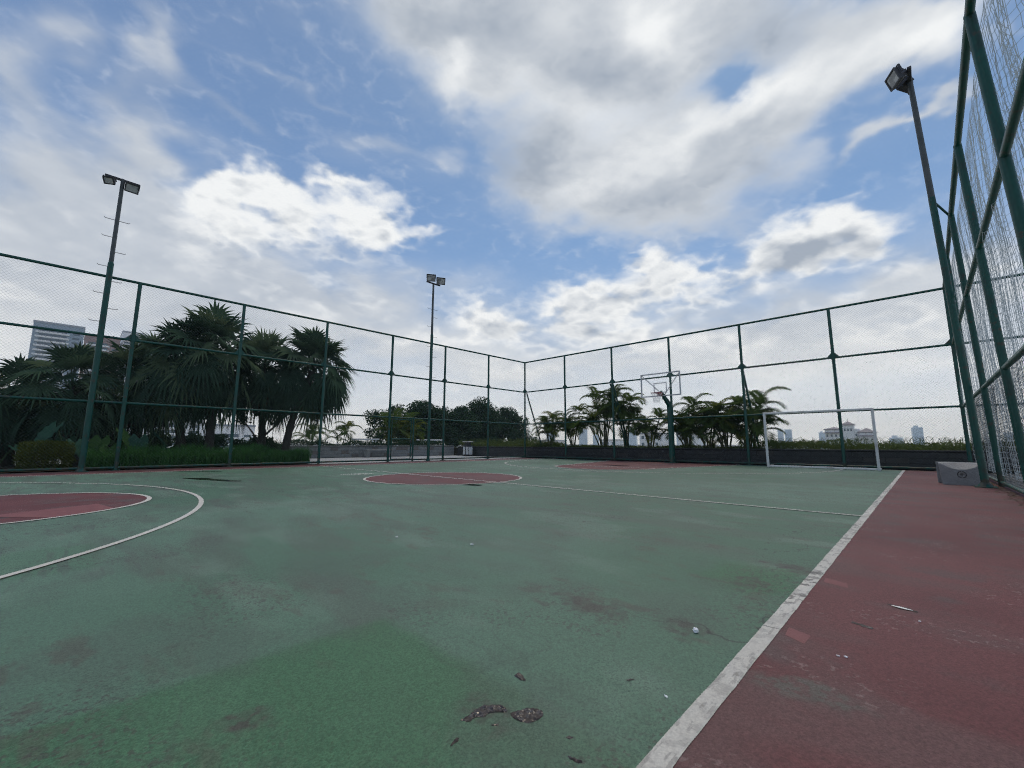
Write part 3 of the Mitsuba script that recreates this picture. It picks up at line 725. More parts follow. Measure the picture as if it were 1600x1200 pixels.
def nylon_net():
    mb = MB()
    cell, y0, y1 = 0.105, 3.2, YF - .1
    ny, nz = int((y1 - y0) / cell * 1.5), int((Z3 - 0.25) / cell)
    Y, Zg = np.meshgrid(np.linspace(y0, y1, ny), np.linspace(Z3 - .02, 0.25, nz), indexing='ij')
    drop = (Z3 - Zg)
    q = np.stack([Y * 1.3, Zg * 0.22, Zg * 0], -1)
    a = mfbm(q, 4, 5) - 0.5
    b = mfbm(q * 1.9 + 7, 3, 6) - 0.5
    f = np.clip(drop / 1.2, 0.12, 1)
    Yn = Y + f * (0.75 * a + 0.30 * (mfbm(q * 4, 2, 8) - .5)) + 0.02 * np.sin(Zg * 31 + Y * 9)
    Zn = Zg - 0.10 * f * np.abs(b) + 0.05 * f * (mfbm(np.stack([Y * 2, Zg * 2, Zg * 0], -1), 3, 9) - .5)
    X = np.array([[lean(y, z) for y, z in zip(r1, r2)] for r1, r2 in zip(Y, Zg)]) + 0.10 + 0.30 * f * b + 0.03 * f * np.sin(Y * 14)
    P = np.stack([X, Yn, Zn], -1)
    for i in range(ny):
        mb.tube(P[i], 0.0026, 3, False)
    for j in range(nz):
        mb.tube(P[:, j], 0.0026, 3, False)
    return mb


tag(put('nylon_net', nylon_net(), 'net_thread', True), 'loose bunched nylon ball net hanging in folds over the right fence', 'net')


# ------------------------------------------------------------------ floodlight poles
def floodlight(parent, c, rz, tilt, s=1.0):
    """A rectangular floodlight: tapered housing, glass, yoke. Faces +x before turning; tilt > 0 looks down."""
    A = trimesh.transformations
    M = A.translation_matrix(c) @ A.rotation_matrix(rz, [0, 0, 1]) @ A.rotation_matrix(tilt, [0, 1, 0])
    w, h = 0.21 * s, 0.165 * s

    def place(mb):
        v, f = mb.out()
        return MB().add(trimesh.transform_points(v, M), f)
    hull = trimesh.convex.convex_hull(np.array([[0.07, y, z] for y in (-w, w) for z in (-h, h)] + [[0.02, y, z] for y in (-w, w) for z in (-h, h)] + [[-0.11, y, z] for y in (-.6 * w, .6 * w) for z in (-.55 * h, .55 * h)]))
    mb = MB().mesh(hull)
    for z in (-1, 1):
        mb.box((0.07, -w - .012, z * h - .014), (0.098, w + .012, z * h + .014))
    for y in (-1, 1):
        mb.box((0.07, y * w - .014, -h + .014), (0.096, y * w + .014, h - .014))
    for k in range(5):
        y = (-.5 + k * .25) * w
        mb.box((-0.15, y - .006, -.45 * h), (-0.10, y + .006, .45 * h))
    k = put(parent + '__floodlight', place(mb), 'dark_steel')
    put(k + '__glass', place(MB().box((0.072, -w + .016, -h + .016), (0.079, w - .016, h - .016))), 'lamp_glass')
    put(k + '__yoke', place(MB().box((-0.02, -w - .03, -.02), (0.02, -w - .016, h + .02)).box((-0.02, w + .016, -.02), (0.02, w + .03, h + .02)).box((-0.02, -w - .03, h + .02), (0.02, w + .03, h + .034))), 'dark_steel')


def lamp_pole(base, top, label, arm, floods, rungs, r0=0.070, zk=6.1):
    key = thing('floodlight_pole', label, 'light pole', 'floodlight poles round the court')
    base, top = np.array(base, float), np.array(top, float)
    at = lambda z: base + (top - base) * (z / top[2])
    put(key + '__lower_pole', MB().tube([at(0), at(zk - .02), at(zk + .03)], [r0, r0, .8 * r0], 14), 'fence_green', 40)
    put(key + '__upper_pole', MB().tube([at(zk), at(top[2])], [.055, .047], 12), 'lamp_steel', 40)
    put(key + '__base_plate', MB().cbox(base + [0, 0, .012], (.30, .30, .024), .004).tube([base + [0, 0, .024], base + [0, 0, .10]], [.11, r0], 14), 'fence_green')
    if rungs:
        for i, z in enumerate(rungs):
            for s in ((-1, 1) if i == len(rungs) - 1 else ((-1) ** i,)):
                p = at(z)
                put(key + '__rung', MB().tube([p, p + [0, s * .26, .0], p + [0, s * .29, .025]], .008, 6), 'dark_steel')
    a0, a1, az = arm
    put(key + '__crossarm', MB().cbox(at(top[2]) + [0, (a0 + a1) / 2, az], (.07, a1 - a0, .06), .008), 'dark_steel')
    for c, turn, tilt, s in floods:
        floodlight(key, at(top[2]) + np.array(c), turn, tilt, s)
    return key


lamp_pole((-16.86, 0.215, 0), (-16.86, 0.215, 8.80), 'tall floodlight pole at the left with two lamps hung under its crossarm', (-.40, .40, -.03),
          [((.03, -.27, -.17), math.radians(-30), .62, .58), ((.05, .215, -.21), math.radians(2), .50, .72)], (3.9, 4.3, 4.72, 5.15, 5.55, 5.98, 6.46, 6.90, 7.45))
lamp_pole((-16.86, 11.70, 0), (-16.86, 11.70, 8.76), 'slim floodlight pole by the gate with two lamps above its crossarm', (-.40, .40, -.02),
          [((.05, -.18, .20), math.radians(-34), .30, .95), ((.05, .40, .20), math.radians(-28), .30, .95)], (4.0, 4.5, 5.0, 5.5, 6.0, 6.5, 7.0, 7.4))
lr = lamp_pole((0.762, 12.25, 0), (0.545, 12.25, 9.02), 'floodlight pole beside the right fence with two lamps facing the court', (-.5, .45, -.12),
               [((-.20, -.36, -.14), math.radians(205), .30, .86), ((-.10, .10, -.05), math.radians(150), .4, .82)], None, 0.058, 6.05)
put(lr + '__tie_bar', MB().tube([[0.62, 12.25, 5.98], [lean(12.71, Z3) - .02, 12.71, Z3 - .01]], .022, 8), 'fence_green', 40)

# ------------------------------------------------------------------ hoop, goal, stone block, bin, bench
hp = thing('basketball_hoop', 'basketball hoop with a clear white framed backboard on a thick green post', 'basketball hoop')
bx0, bx1, by, bz0, bz1 = -8.905, -7.12, 17.5, 2.87, 3.90
post_x, post_y = -8.02, 18.35
put(hp + '__post', MB().tube([[post_x, post_y, 0], [post_x, post_y, 2.70]], .105, 16).cbox((post_x, post_y, .015), (.45, .45, .03), .006), 'fence_green', 40)
put(hp + '__arm', MB().tube([[post_x, post_y, 2.45], [post_x, by + .08, 3.02]], .06, 10).tube([[post_x, post_y, 2.68], [post_x, by + .08, 3.10]], .045, 10).box((post_x - .006, by + .12, 2.75), (post_x + .006, post_y - .05, 2.80)), 'fence_green', 40)
for xa in (bx0 + .04, bx1 - .04):
    put(hp + '__strut', MB().tube([[post_x, by + .35, 2.93], [xa, by + .04, bz1 - .05]], .018, 8), 'board_frame', 40)
fm = MB()
for lo, hi in (((bx0, bz0), (bx1, bz0 + .045)), ((bx0, bz1 - .045), (bx1, bz1)), ((bx0, bz0 + .045), (bx0 + .045, bz1 - .045)), ((bx1 - .045, bz0 + .045), (bx1, bz1 - .045))):
    fm.box((lo[0], by - .025, lo[1]), (hi[0], by + .025, hi[1]))
bk = put(hp + '__backboard', fm, 'board_frame')
sm = MB()
c = (bx0 + bx1) / 2
for lo, hi in (((c - .295, 3.02), (c + .295, 3.06)), ((c - .295, 3.43), (c + .295, 3.47)), ((c - .295, 3.06), (c - .255, 3.43)), ((c + .255, 3.06), (c + .295, 3.43))):
    sm.box((lo[0], by - .0105, lo[1]), (hi[0], by - .0075, hi[1]))
put(bk + '__target_square', sm, 'board_frame')
put(bk + '__pane', ([[bx0 + .045, by - .004, bz0 + .045], [bx1 - .045, by - .004, bz0 + .045], [bx1 - .045, by - .004, bz1 - .045], [bx0 + .045, by - .004, bz1 - .045]], [[0, 1, 2], [0, 2, 3]]), 'board_acrylic')
a = np.linspace(0, 2 * np.pi, 33)
rc = np.array([c, by - .40, 2.99])
rk = put(hp + '__rim', MB().tube(np.column_stack([rc[0] + .225 * np.cos(a), rc[1] + .225 * np.sin(a), a * 0 + rc[2]]), .011, 8, False).cbox((c, by - .07, 2.965), (.20, .09, .13), .01).box((c - .10, by - .20, 2.975), (c + .10, by - .11, 2.995)), 'rim_red', 40)
nm = MB()
for k in range(14):
    for s in (-1, 1):
        z = np.linspace(0, 1, 6)
        t = 2 * np.pi * (k + .5 * z * 5 * s * .9) / 14
        r = .222 - .105 * z ** .7
        nm.tube(np.column_stack([rc[0] + r * np.cos(t), rc[1] + r * np.sin(t), rc[2] - .015 - .40 * z]), .005, 3, False)
put(hp + '__hoop_net', nm, 'net_white')

gl = thing('football_goal', 'small white steel goal frame standing in front of the far fence', 'goal')
gy, ga, gb, gh = 17.64, -4.15, -1.10, 1.985
for x in (ga, gb):
    put(gl + '__post', MB().cbox((x, gy, gh / 2), (.075, .075, gh - .002), .012), 'white_steel')
put(gl + '__crossbar', MB().cbox(((ga + gb) / 2, gy, gh - .04), (gb - ga - .076, .07, .07), .012), 'white_steel')
put(gl + '__ground_bar', MB().cbox(((ga + gb) / 2, gy, .05), (gb - ga - .076, .06, .065), .01), 'white_steel')
for x in (ga, gb):
    put(gl + '__foot_bar', MB().cbox((x, gy + .36, .045), (.05, .63, .05), .008), 'white_steel')

import manifold3d as m3d
sb = thing('stone_block', 'grey granite block with a scooped top edge and a round ring, beside the right pole', 'stone block')
pts = np.array([(.19, 12.56, 0.0), (.80, 12.56, 0.0), (.165, 12.58, .43), (.79, 12.58, .43), (.19, 13.02, 0), (.80, 13.02, 0), (.165, 13.02, .44), (.79, 13.02, .44)])
blk = m3d.Manifold.hull_points(pts)
cut = m3d.Manifold.cylinder(1.4, .47, .47, 96, True).rotate([-62, 0, 0]).translate([.48, 12.575, .315 + .47 / math.cos(math.radians(28))])
ringhole = m3d.Manifold.cylinder(.10, .026, .026, 28, True).rotate([90, 0, 0]).translate([.48, 12.57, .215])
blk = blk - cut - ringhole
put(sb + '__block', MB().add(*[(lambda m: (m.vert_properties[:, :3], m.tri_verts))(blk.to_mesh())][0]), 'granite')
rr = np.linspace(0, 2 * np.pi, 29)
put(sb + '__ring', MB().tube(np.column_stack([.48 + .062 * np.cos(rr), 12.562 + rr * 0, .215 + .062 * np.sin(rr)]), .007, 8, False), 'granite_dark', 40)
put(sb + '__back_slab', MB().cbox((.50, 13.08, .225), (.74, .09, .45), .01), 'granite')

wb = thing('litter_bin', 'black outdoor litter bin with white side panels and a pale lid, by the stone wall', 'bin')
cx, cy_ = -22.4, 18.75
put(wb + '__body', MB().cbox((cx, cy_, .38), (.56, .42, .64), .03).cbox((cx, cy_, .03), (.50, .36, .06), .01), 'bin_black')
for s in (-1, 1):
    put(wb + '__panel', MB().cbox((cx + .04 + s * .155, cy_ - .222, .36), (.22, .02, .52), .006), 'white_steel')
put(wb + '__panel', MB().cbox((cx + .292, cy_, .36), (.02, .34, .52), .006), 'white_steel')
put(wb + '__mark', MB().mesh(trimesh.convex.convex_hull(np.array([[cx + .04 - .155 + a, cy_ - .234 + o, .40 + b] for a, b in ((-.035, -.05), (.035, -.05), (0, .06)) for o in (0, .003)]))), 'olive_mark')
put(wb + '__lid', MB().cbox((cx, cy_, .955), (.62, .48, .05), .018), 'white_steel')
lm = MB().cbox((cx, cy_, .81), (.40, .28, .22), .02)
for sx in (-1, 1):
    for sy in (-1, 1):
        lm.tube([[cx + sx * .25, cy_ + sy * .18, .68], [cx + sx * .25, cy_ + sy * .18, .94]], .018, 6)
put(wb + '__neck', lm, 'bin_black')
put(wb + '__ashtray', MB().cbox((cx, cy_, .99), (.34, .24, .03), .01), 'bin_black')

bn = thing('stone_bench', 'low pale stone bench in front of the grey wall', 'bench')
put(bn + '__seat', MB().cbox((-23.95, 13.0, .42), (.42, 1.75, .08), .012), 'stone_grey')
for y in (12.26, 13.74):
    put(bn + '__leg', MB().cbox((-23.95, y, .188), (.36, .22, .376), .01), 'stone_grey')


# ------------------------------------------------------------------ planter walls of stone blocks
def block_wall(name, label, a, b, h, bl, bh, mats, joint, seed, face, depth=.30, capm=None):
    """A wall from a to b (axis-aligned); its visible face is clad with single blocks. face: unit vector of the clad side."""
    key = thing(name, label, 'wall', 'stone planter walls')
    a, b, face = np.array(a, float), np.array(b, float), np.array(face, float)
    d = b - a
    L = np.linalg.norm(d)
    d /= L
    lo = np.minimum.reduce([a, b, a - face * depth, b - face * depth])
    hi = np.maximum.reduce([a, b, a - face * depth, b - face * depth])
    put(key + '__core', MB().box((*lo, -.01), (*hi, h - .002)), joint)
    r = np.random.default_rng(seed)
    rows = int(round((h - .05) / bh))
    variants = [mikit.ply(MB().cbox((0, 0, 0), (bl - .008, .05, bh - .008), .005).out()) for _ in range(1)]
    ang = math.degrees(math.atan2(d[1], d[0]))
    for i in range(rows):
        k = 0
        s = -bl / 2 if i % 2 else 0.0
        while s < L - .01:
            s0, s1 = max(s, 0), min(s + bl, L)
            w = s1 - s0
            if w > .05:
                m = (s0 + s1) / 2
                c = a + d * m + face * (.012 + .006 * r.random())
                put(key + '__stone', variants[0], mats[int(r.choice(len(mats), p=[.86, .14]))], at=T().translate([float(c[0]), float(c[1]), .012 + bh * (i + .5)]) @ T().rotate([0, 0, 1], ang) @ T().scale([float(w / bl), 1, 1]))
            s += bl
    k0, k1 = np.minimum(lo, np.minimum(a, b) + face * .07), np.maximum(hi, np.maximum(a, b) + face * .07)
    n = int(L / 1.2)
    for i in range(n):
        p, q = a + d * (L * i / n + .003), a + d * (L * (i + 1) / n - .003)
        e0, e1 = np.minimum.reduce([p + face * .06, q + face * .06, p - face * depth, q - face * depth]), np.maximum.reduce([p + face * .06, q + face * .06, p - face * depth, q - face * depth])
        put(key + '__coping', MB().cbox([*((e0 + e1) / 2), h + .02], [*(e1 - e0), .05], .008), capm or mats[0])
    return key


block_wall('planter_wall', 'dark stone planter wall running behind the far fence', (-24.1, 19.25), (7.6, 19.25), .60, .60, .185, ('stone_black', 'stone_black_worn'), 'joint_dark', 3, (0, -1), capm='stone_black')
block_wall('planter_wall', 'pale grey stone planter wall behind the bench and the gate', (-24.5, 8.2), (-24.5, 19.2), .64, .42, .195, ('stone_grey', 'stone_brown'), 'joint_grey', 4, (1, 0), capm='stone_grey')
structure(put('planter_soil', MB().box((-24.1, 19.552, -.01), (7.6, 22.2, .50)), 'soil'))
structure(put('planter_soil', MB().box((-26.1, 6.8, -.01), (-24.802, 22.2, .54)), 'soil'))


def litter_strip(n, seed):
    """Dry leaves and grit blown against the foot of the fences."""
    r = np.random.default_rng(seed)
    m = MB()
    for i in range(n):
        if r.random() < .6:
            y = r.uniform(4, 18.5)
            x = lean(y, 0) - abs(r.normal()) * .10 - .02
        elif r.random() < .5:
            x, y = r.uniform(-17, 1), 18.60 - abs(r.normal()) * .12
        else:
            x, y = -16.95 + abs(r.normal()) * .12, r.uniform(-3, 18)
        a, l, w = r.uniform(0, 6.28), r.uniform(.012, .045), r.uniform(.006, .018)
        d, e = np.array([math.cos(a), math.sin(a), 0]), np.array([-math.sin(a), math.cos(a), 0])
        c = np.array([x, y, .006])
        m.add([c - d * l, c + e * w + [0, 0, r.uniform(.004, .012)], c + d * l + [0, 0, r.uniform(0, .012)], c - e * w + [0, 0, r.uniform(.001, .01)]], [[0, 3, 1], [3, 2, 1]])
    return m


tag(put('leaf_litter', litter_strip(1500, 3), 'dead_leaf'), 'dry leaves and grit blown against the feet of the fences', 'leaf litter', None, 'stuff')


# ------------------------------------------------------------------ plants
def fan_leaf(elev, seed, R=.90, pet=1.12, n=28, droop=.35):
    """A fan palm leaf growing from the origin towards +x at the given elevation: a stalk and a pleated fan of drooping fingers."""
    r = np.random.default_rng(seed)
    e = math.radians(elev)
    st, bl = MB(), MB()
    t = np.linspace(0, 1, 6)
    sag = .22 * t ** 2 * math.cos(e)
    P = np.column_stack([pet * t * math.cos(e), 0.04 * np.sin(t * 3) * r.normal(), pet * t * math.sin(e) - sag])
    st.tube(P, np.linspace(.022, .010, 6), 4, False)
    hub = P[-1]
    d = P[-1] - P[-2]
    d /= np.linalg.norm(d)
    tiltdn = math.radians(r.uniform(6, 28) if elev > 40 else r.uniform(10, 40) if elev > 0 else r.uniform(22, 55))          # the blade hangs from the stalk's end
    ax = np.array([math.cos(math.asin(np.clip(d[2], -1, 1)) - tiltdn), 0, math.sin(math.asin(np.clip(d[2], -1, 1)) - tiltdn)])
    side = np.array([0, 1.0, 0])
    up = np.cross(ax, side)
    roll = r.uniform(-.8, .8)
    side, up = side * math.cos(roll) + up * math.sin(roll), up * math.cos(roll) - side * math.sin(roll)
    for i in range(n):
        a = math.radians(-152 + 304 * i / (n - 1)) + r.normal() * .02
        L = R * (1 - .22 * abs(a) / 2.65) * r.uniform(.88, 1.08)
        dirv = ax * math.cos(a) + side * math.sin(a) + up * (.16 * (1 - math.cos(a)))
        dirv /= np.linalg.norm(dirv)
        wv = np.cross(dirv, up)
        wv /= np.linalg.norm(wv)
        dr_ = droop * r.uniform(.5, 1.7)
        half = math.radians(304 / (n - 1)) * .5
        v, rows = [], ((.03, .9), (.50, 1.0), (.66, .60), (.84, .34), (1.0, .02))
        for s, k in rows:
            w = L * min(s, .5) * half * k * 1.12
            c = hub + dirv * L * s
            c[2] -= dr_ * L * max(0, s - .42) ** 1.5 * 1.5
            fold = up * (.35 * w)
            v += [c - wv * w - fold, c + fold, c + wv * w - fold]
        f = []
        for q in range(len(rows) - 1):
            o = 3 * q
            for u in (0, 1):
                f += [[o + u, o + u + 1, o + u + 4], [o + u, o + u + 4, o + u + 3]]
        bl.add(v, f)
    m = MB()
    m.add(*bl.out())
    m.add(*st.out())
    return mikit.ply(m.out())


FAN = {e: [fan_leaf(e, 100 + e + 7 * k, droop=(.30 if e > 50 else .48 if e > 10 else .75)) for k in range(3)] for e in (82, 68, 52, 36, 18, 0, -24, -50)}
DEAD = [fan_leaf(-72, 900 + k, R=.75, pet=.6, n=22, droop=.9) for k in range(2)]


def rz(x, y, z, deg, s=1.0):
    return T().translate([float(x), float(y), float(z)]) @ T().rotate([0, 0, 1], float(deg)) @ T().scale([float(s)] * 3)


def fan_palm(base, top, label, seed, n=34, s=1.0, dead=5, stems=()):
    r = np.random.default_rng(seed)
    key = thing('fan_palm', label, 'palm', 'fan palms in the garden')
    b, t = np.array(base, float), np.array(top, float)
    k = np.linspace(0, 1, 14)
    bend = np.array([.10 * r.normal(), .10 * r.normal(), 0])
    P = b + (t - b) * k[:, None] + np.sin(k * np.pi)[:, None] * bend
    rad = .15 - .03 * k + .012 * (np.arange(14) % 2) + .06 * np.exp(-k * 9)
    put(key + '__trunk', MB().tube(P, rad, 12), 'bark', 60)
    boot = MB()                                       # old leaf bases under the crown
    for i in range(26):
        a, z = r.uniform(0, 6.28), r.uniform(-.75, .05)
        p = t + [.12 * math.cos(a), .12 * math.sin(a), z]
        boot.tube([p, p + [.12 * math.cos(a), .12 * math.sin(a), .22]], [.035, .012], 4)
    put(key + '__leaf_bases', boot, 'bark')
    elevs = sorted(FAN)
    for i in range(n):
        u = (i + .5) / n
        e = 80 - 128 * u ** .95 + r.normal() * 7
        ee = min(elevs, key=lambda q: abs(q - e))
        put(key + '__leaf', FAN[ee][i % 3], ('fan_leaf', 'fan_leaf_mid', 'fan_leaf', 'fan_leaf_light')[int(r.integers(4))], at=rz(*(t + [0, 0, .30 - .60 * u]), i * 137.5 + r.normal() * 10, s * r.uniform(.86, 1.12)))
    for i in range(dead):
        put(key + '__dead_leaf', DEAD[i % 2], 'dead_leaf', at=rz(*(t + [0, 0, -.35]), r.uniform(0, 360), s * r.uniform(.8, 1.05)))
    return key


fan_palm((-20.3, 3.72, 0), (-20.3, 3.50, 4.12), 'tallest fan palm with a broad round crown, third from the right in the row', 1, 56, 1.12, 7)
fan_palm((-20.9, 3.05, 0), (-20.6, 2.55, 3.60), 'fan palm with a lower crown just behind and left of the tallest fan palm', 2, 42, 1.05, 7)
fan_palm((-19.9, 6.35, 0), (-20.0, 7.35, 4.05), 'fan palm with a leaning thick trunk at the right end of the palm row', 3, 52, 1.10, 6)
fan_palm((-21.6, 6.0, 0), (-21.2, 5.70, 4.00), 'fan palm in the gap between the tallest palm and the right end palm', 4, 44, 1.08, 5)
fan_palm((-20.6, .20, 0), (-20.6, -.25, 2.45), 'low fan palm behind the left floodlight pole, in front of the apartment block', 5, 40, .92, 6)
fan_palm((-21.6, 1.5, 0), (-21.6, 1.35, 2.95), 'shaded fan palm between the left floodlight pole and the next fence post', 6, 38, .98, 6)
fan_palm((-21.9, -1.5, 0), (-21.9, -1.55, 2.0), 'short fan palm with dead leaves at the left edge of the palm row', 7, 34, .9, 8)


def frond(elev, seed, L=1.30, n=30):
    """A feathery palm frond from the origin towards +x, arching over; leaflets in a shallow V."""
    r = np.random.default_rng(seed)
    e0 = math.radians(elev)
    m = MB()
    k = 13
    th = e0 - np.linspace(0, 1, k) ** 1.25 * math.radians(100 + 10 * r.normal())
    seg = L / (k - 1)
    P = np.vstack([[0, 0, 0], np.cumsum(np.column_stack([np.cos(th), th * 0, np.sin(th)]) * seg, 0)[:-1]])
    m.tube(P, np.linspace(.012, .004, k), 4, False)
    for i in range(n):
        s = .16 + .84 * i / (n - 1)
        j = min(int(s * (k - 1)), k - 2)
        p = P[j] + (P[j + 1] - P[j]) * (s * (k - 1) - j)
        d = P[j + 1] - P[j]
        d /= np.linalg.norm(d)
        up = np.cross(d, [0, 1.0, 0])
        up = up if up[2] > 0 else -up
        ll = (.50 * math.sin(math.pi * (.18 + .74 * s)) + .04) * r.uniform(.85, 1.1)
        for side in (-1, 1):
            dv = d * .62 + np.array([0, side, 0]) * .78 + up * .30
            dv /= np.linalg.norm(dv)
            wv = np.cross(dv, up)
            wv /= np.linalg.norm(wv)
            w = .023
            c1 = p + dv * ll * .45
            c2 = p + dv * ll - np.array([0, 0, .42 * ll * r.uniform(.6, 1.4)])
            m.add([p - wv * .006, p + wv * .006, c1 + wv * w, c1 - wv * w, c2], [[0, 1, 2], [0, 2, 3], [3, 2, 4]])
    return mikit.ply(m.out())


FROND = {e: [frond(e, 300 + e + 11 * k) for k in range(2)] for e in (80, 62, 42, 20)}


def areca(x, y, z0, h, label, seed, stems=5, spread=.55, s=.9, per=7, young=0.0):
    r = np.random.default_rng(seed)
    key = thing('areca_palm', label, 'palm', 'feathery clump palms along the wall')
    ek = sorted(FROND)
    for i in range(stems):
        a = 2 * np.pi * i / stems + r.uniform(-.5, .5)
        rad = spread * (.25 + .75 * math.sqrt(r.random()))
        hh = h * (1.0 if i == 0 else r.uniform(.52, .96)) - .75 * s
        hh = max(hh, .35)
        b = np.array([x + .25 * rad * math.cos(a), y + .25 * rad * math.sin(a), z0])
        t = b + [rad * .9 * math.cos(a), rad * .6 * math.sin(a), hh]
        k = np.linspace(0, 1, 6)[:, None]
        P = b + (t - b) * k + np.sin(k * np.pi) * np.array([-.05 * math.cos(a), -.05 * math.sin(a), 0])
        st = put(key + '__stem', MB().tube(P, np.linspace(.042, .026, 6), 7), 'palm_stem', True)
        for j in range(per):
            e = min(ek, key=lambda q: abs(q - (82 - 66 * (j + .3) / per + r.normal() * 6)))
            put(st + '__frond', FROND[e][(i + j) % 2], 'areca_leaf_young' if r.random() < young else 'areca_leaf', at=rz(*t, j * 137.5 + i * 50 + r.normal() * 12, s * r.uniform(.75, 1.08)))
    return key


for x, h, lab, st, sp, s, yg in ((-16.3, 2.35, 'leftmost small feathery palm clump in the planter, by the far corner brace', 4, .5, .80, .0), (-14.6, 2.75, 'feathery palm clump between the far corner and the tallest clump', 5, .55, .85, .0), (-12.55, 3.60, 'tallest feathery palm clump in the planter, left of the hoop', 6, .75, 1.0, .0), (-11.15, 3.05, 'feathery palm clump right beside the tallest clump, behind a fence post with two braces', 5, .5, .95, .0),
                                 (-9.85, 2.10, 'low feathery palm clump just left of the hoop post', 4, .45, .75, .05), (-7.95, 2.70, 'bushy feathery palm clump just right of the hoop post', 5, .6, .95, .15), (-7.05, 2.35, 'yellowish feathery palm clump in the middle of the group right of the hoop', 5, .5, .9, .45), (-6.30, 2.55, 'feathery palm clump third from the right end of the planter palms', 5, .5, .9, .3), (-5.35, 2.60, 'rightmost feathery palm clump with long fronds arching over the goal side', 5, .6, 1.08, .0)):
    areca(x, 20.1, .5, h, lab, int(-x * 10), st + 1, sp, s, 8, max(yg, .12))
areca(-29.5, 13.2, 0, 2.5, 'small feathery palm beyond the bench, right of the fan palms', 501, 3, .5, .9, 6, .1)
areca(-29.0, 10.9, 0, 2.2, 'small feathery palm beyond the grey wall, close to the last fan palm', 502, 3, .5, .9, 6)
areca(-27.4, 15.9, .0, 3.2, 'olive feathery palm seen through the fence gate', 503, 5, .7, 1.15, 6, .35)
areca(-27.6, 17.3, .0, 3.1, 'olive feathery palm seen between the gate and the slim floodlight pole', 504, 5, .7, 1.1, 6, .35)


def leaf_cloud(centres, radii, n, size, seed, flat=.8):
    """Leaf-sized faces scattered through clumps."""
    r = np.random.default_rng(seed)
    w = np.array(radii) ** 2
    pick = r.choice(len(centres), n, p=w / w.sum())
    d = r.normal(size=(n, 3))
    d /= np.linalg.norm(d, axis=1, keepdims=True)
    c = np.array(centres)[pick] + d * (np.array(radii)[pick] * r.random(n) ** .42)[:, None] * [1, 1, flat]
    nrm = d * .6 + r.normal(size=(n, 3)) * .6 + [0, 0, .4]
    nrm /= np.linalg.norm(nrm, axis=1, keepdims=True)
    a = np.cross(nrm, r.normal(size=(n, 3)))
    a /= np.linalg.norm(a, axis=1, keepdims=True)
    b = np.cross(nrm, a)
    s = size * r.uniform(.6, 1.25, n)[:, None]
    v = np.stack([c - a * s, c + b * s * .42 + nrm * s * .12, c + a * s, c - b * s * .42 + nrm * s * .12], 1).reshape(-1, 3)
    f = (np.arange(n) * 4)[:, None, None] + np.array([[0, 1, 2], [0, 2, 3]])
    return MB().add(v, f.reshape(-1, 3))


def broadleaf(x, y, z0, h, rx, label, seed, n=6500, mat='tree_leaf', size=.13, clumps=46, low=.06, name='broadleaf_tree', cat='tree', group='broadleaf trees beyond the pavement'):
    r = np.random.default_rng(seed)
    key = thing(name, label, cat, group)
    cz, rzz = z0 + h * (low + (1 - low) / 2), h * (1 - low) / 2
    C, R = [], []
    for i in range(clumps):
        d = r.normal(size=3)
        d /= np.linalg.norm(d)
        k = r.random() ** .35
        C.append([x + rx * .82 * k * d[0], y + rx * .82 * k * d[1], cz + rzz * .84 * k * d[2]])
        R.append(rx * r.uniform(.20, .36))
    tr = MB().tube([[x, y, z0], [x + .05, y, z0 + h * .3], [x, y + .1, cz]], [.05 * h ** .9, .036 * h, .02 * h], 9)
    for i in range(0, clumps, 5):
        c = np.array(C[i])
        s = np.array([x, y, z0 + h * r.uniform(.25, .45)])
        tr.tube([s, (s + c) / 2 + [0, 0, .2], c], [.018 * h, .011 * h, .004 * h], 5)
    put(key + '__trunk', tr, 'bark', 60)
    put(key + '__crown', leaf_cloud(C, R, n, size, seed), mat)
    return key


broadleaf(-34.5, 19.6, 0, 4.6, 2.3, 'open dark broadleaf tree beyond the gate, at the left end of the tree group', 11, 5200, clumps=36)
broadleaf(-36, 24.0, 0, 5.0, 3.1, 'dark broadleaf tree behind the slim floodlight pole', 12, 15000, size=.15)
broadleaf(-37, 28.2, 0, 5.2, 3.4, 'dark broadleaf tree right of the slim floodlight pole', 13, 17000, size=.15)
broadleaf(-38, 33.0, 0, 5.9, 3.9, 'tallest dark broadleaf tree, near the right end of the tree group', 14, 22000, size=.15)
broadleaf(-38.5, 37.6, 0, 5.5, 3.6, 'dark broadleaf tree at the right end of the tree group, left of the far corner', 15, 19000, size=.15)
broadleaf(-39, 42.0, 0, 3.2, 2.4, 'low dark tree peeking out just left of the far corner post', 16, 3500, clumps=26)
broadleaf(-23.5, -2.6, 0, 3.6, 1.5, 'olive yellow broadleaf tree at the left edge of the picture', 17, 5200, 'olive_leaf', .10, 40, .2, group='garden trees')
broadleaf(-24.5, -4.6, 0, 3.2, 1.5, 'dark tree behind the olive one at the left edge of the picture', 18, 4500, 'tree_leaf', .12, 40, .1, group='garden trees')
# bushes under and behind the palms
for i, (x, y, h, rx, lab) in enumerate(((-22.4, -.6, 1.35, 1.2, 'dark bush below the short fan palm at the left edge'), (-22.6, 1.6, 1.3, 1.3, 'dark bush under the shaded fan palm'), (-22.7, 3.9, 1.2, 1.3, 'dark bush behind the trunk of the tallest fan palm'), (-22.4, 6.0, 1.15, 1.1, 'dark bush behind the leaning palm trunk'), (-19.6, -2.6, 1.3, 1.0, 'dark bush at the left edge, left of the clipped shrub'))):
    broadleaf(x, y, 0, h, rx, lab, 60 + i, 2600, 'tree_leaf', .11, 22, .0, 'bush', 'bush', 'dark bushes under the palms')
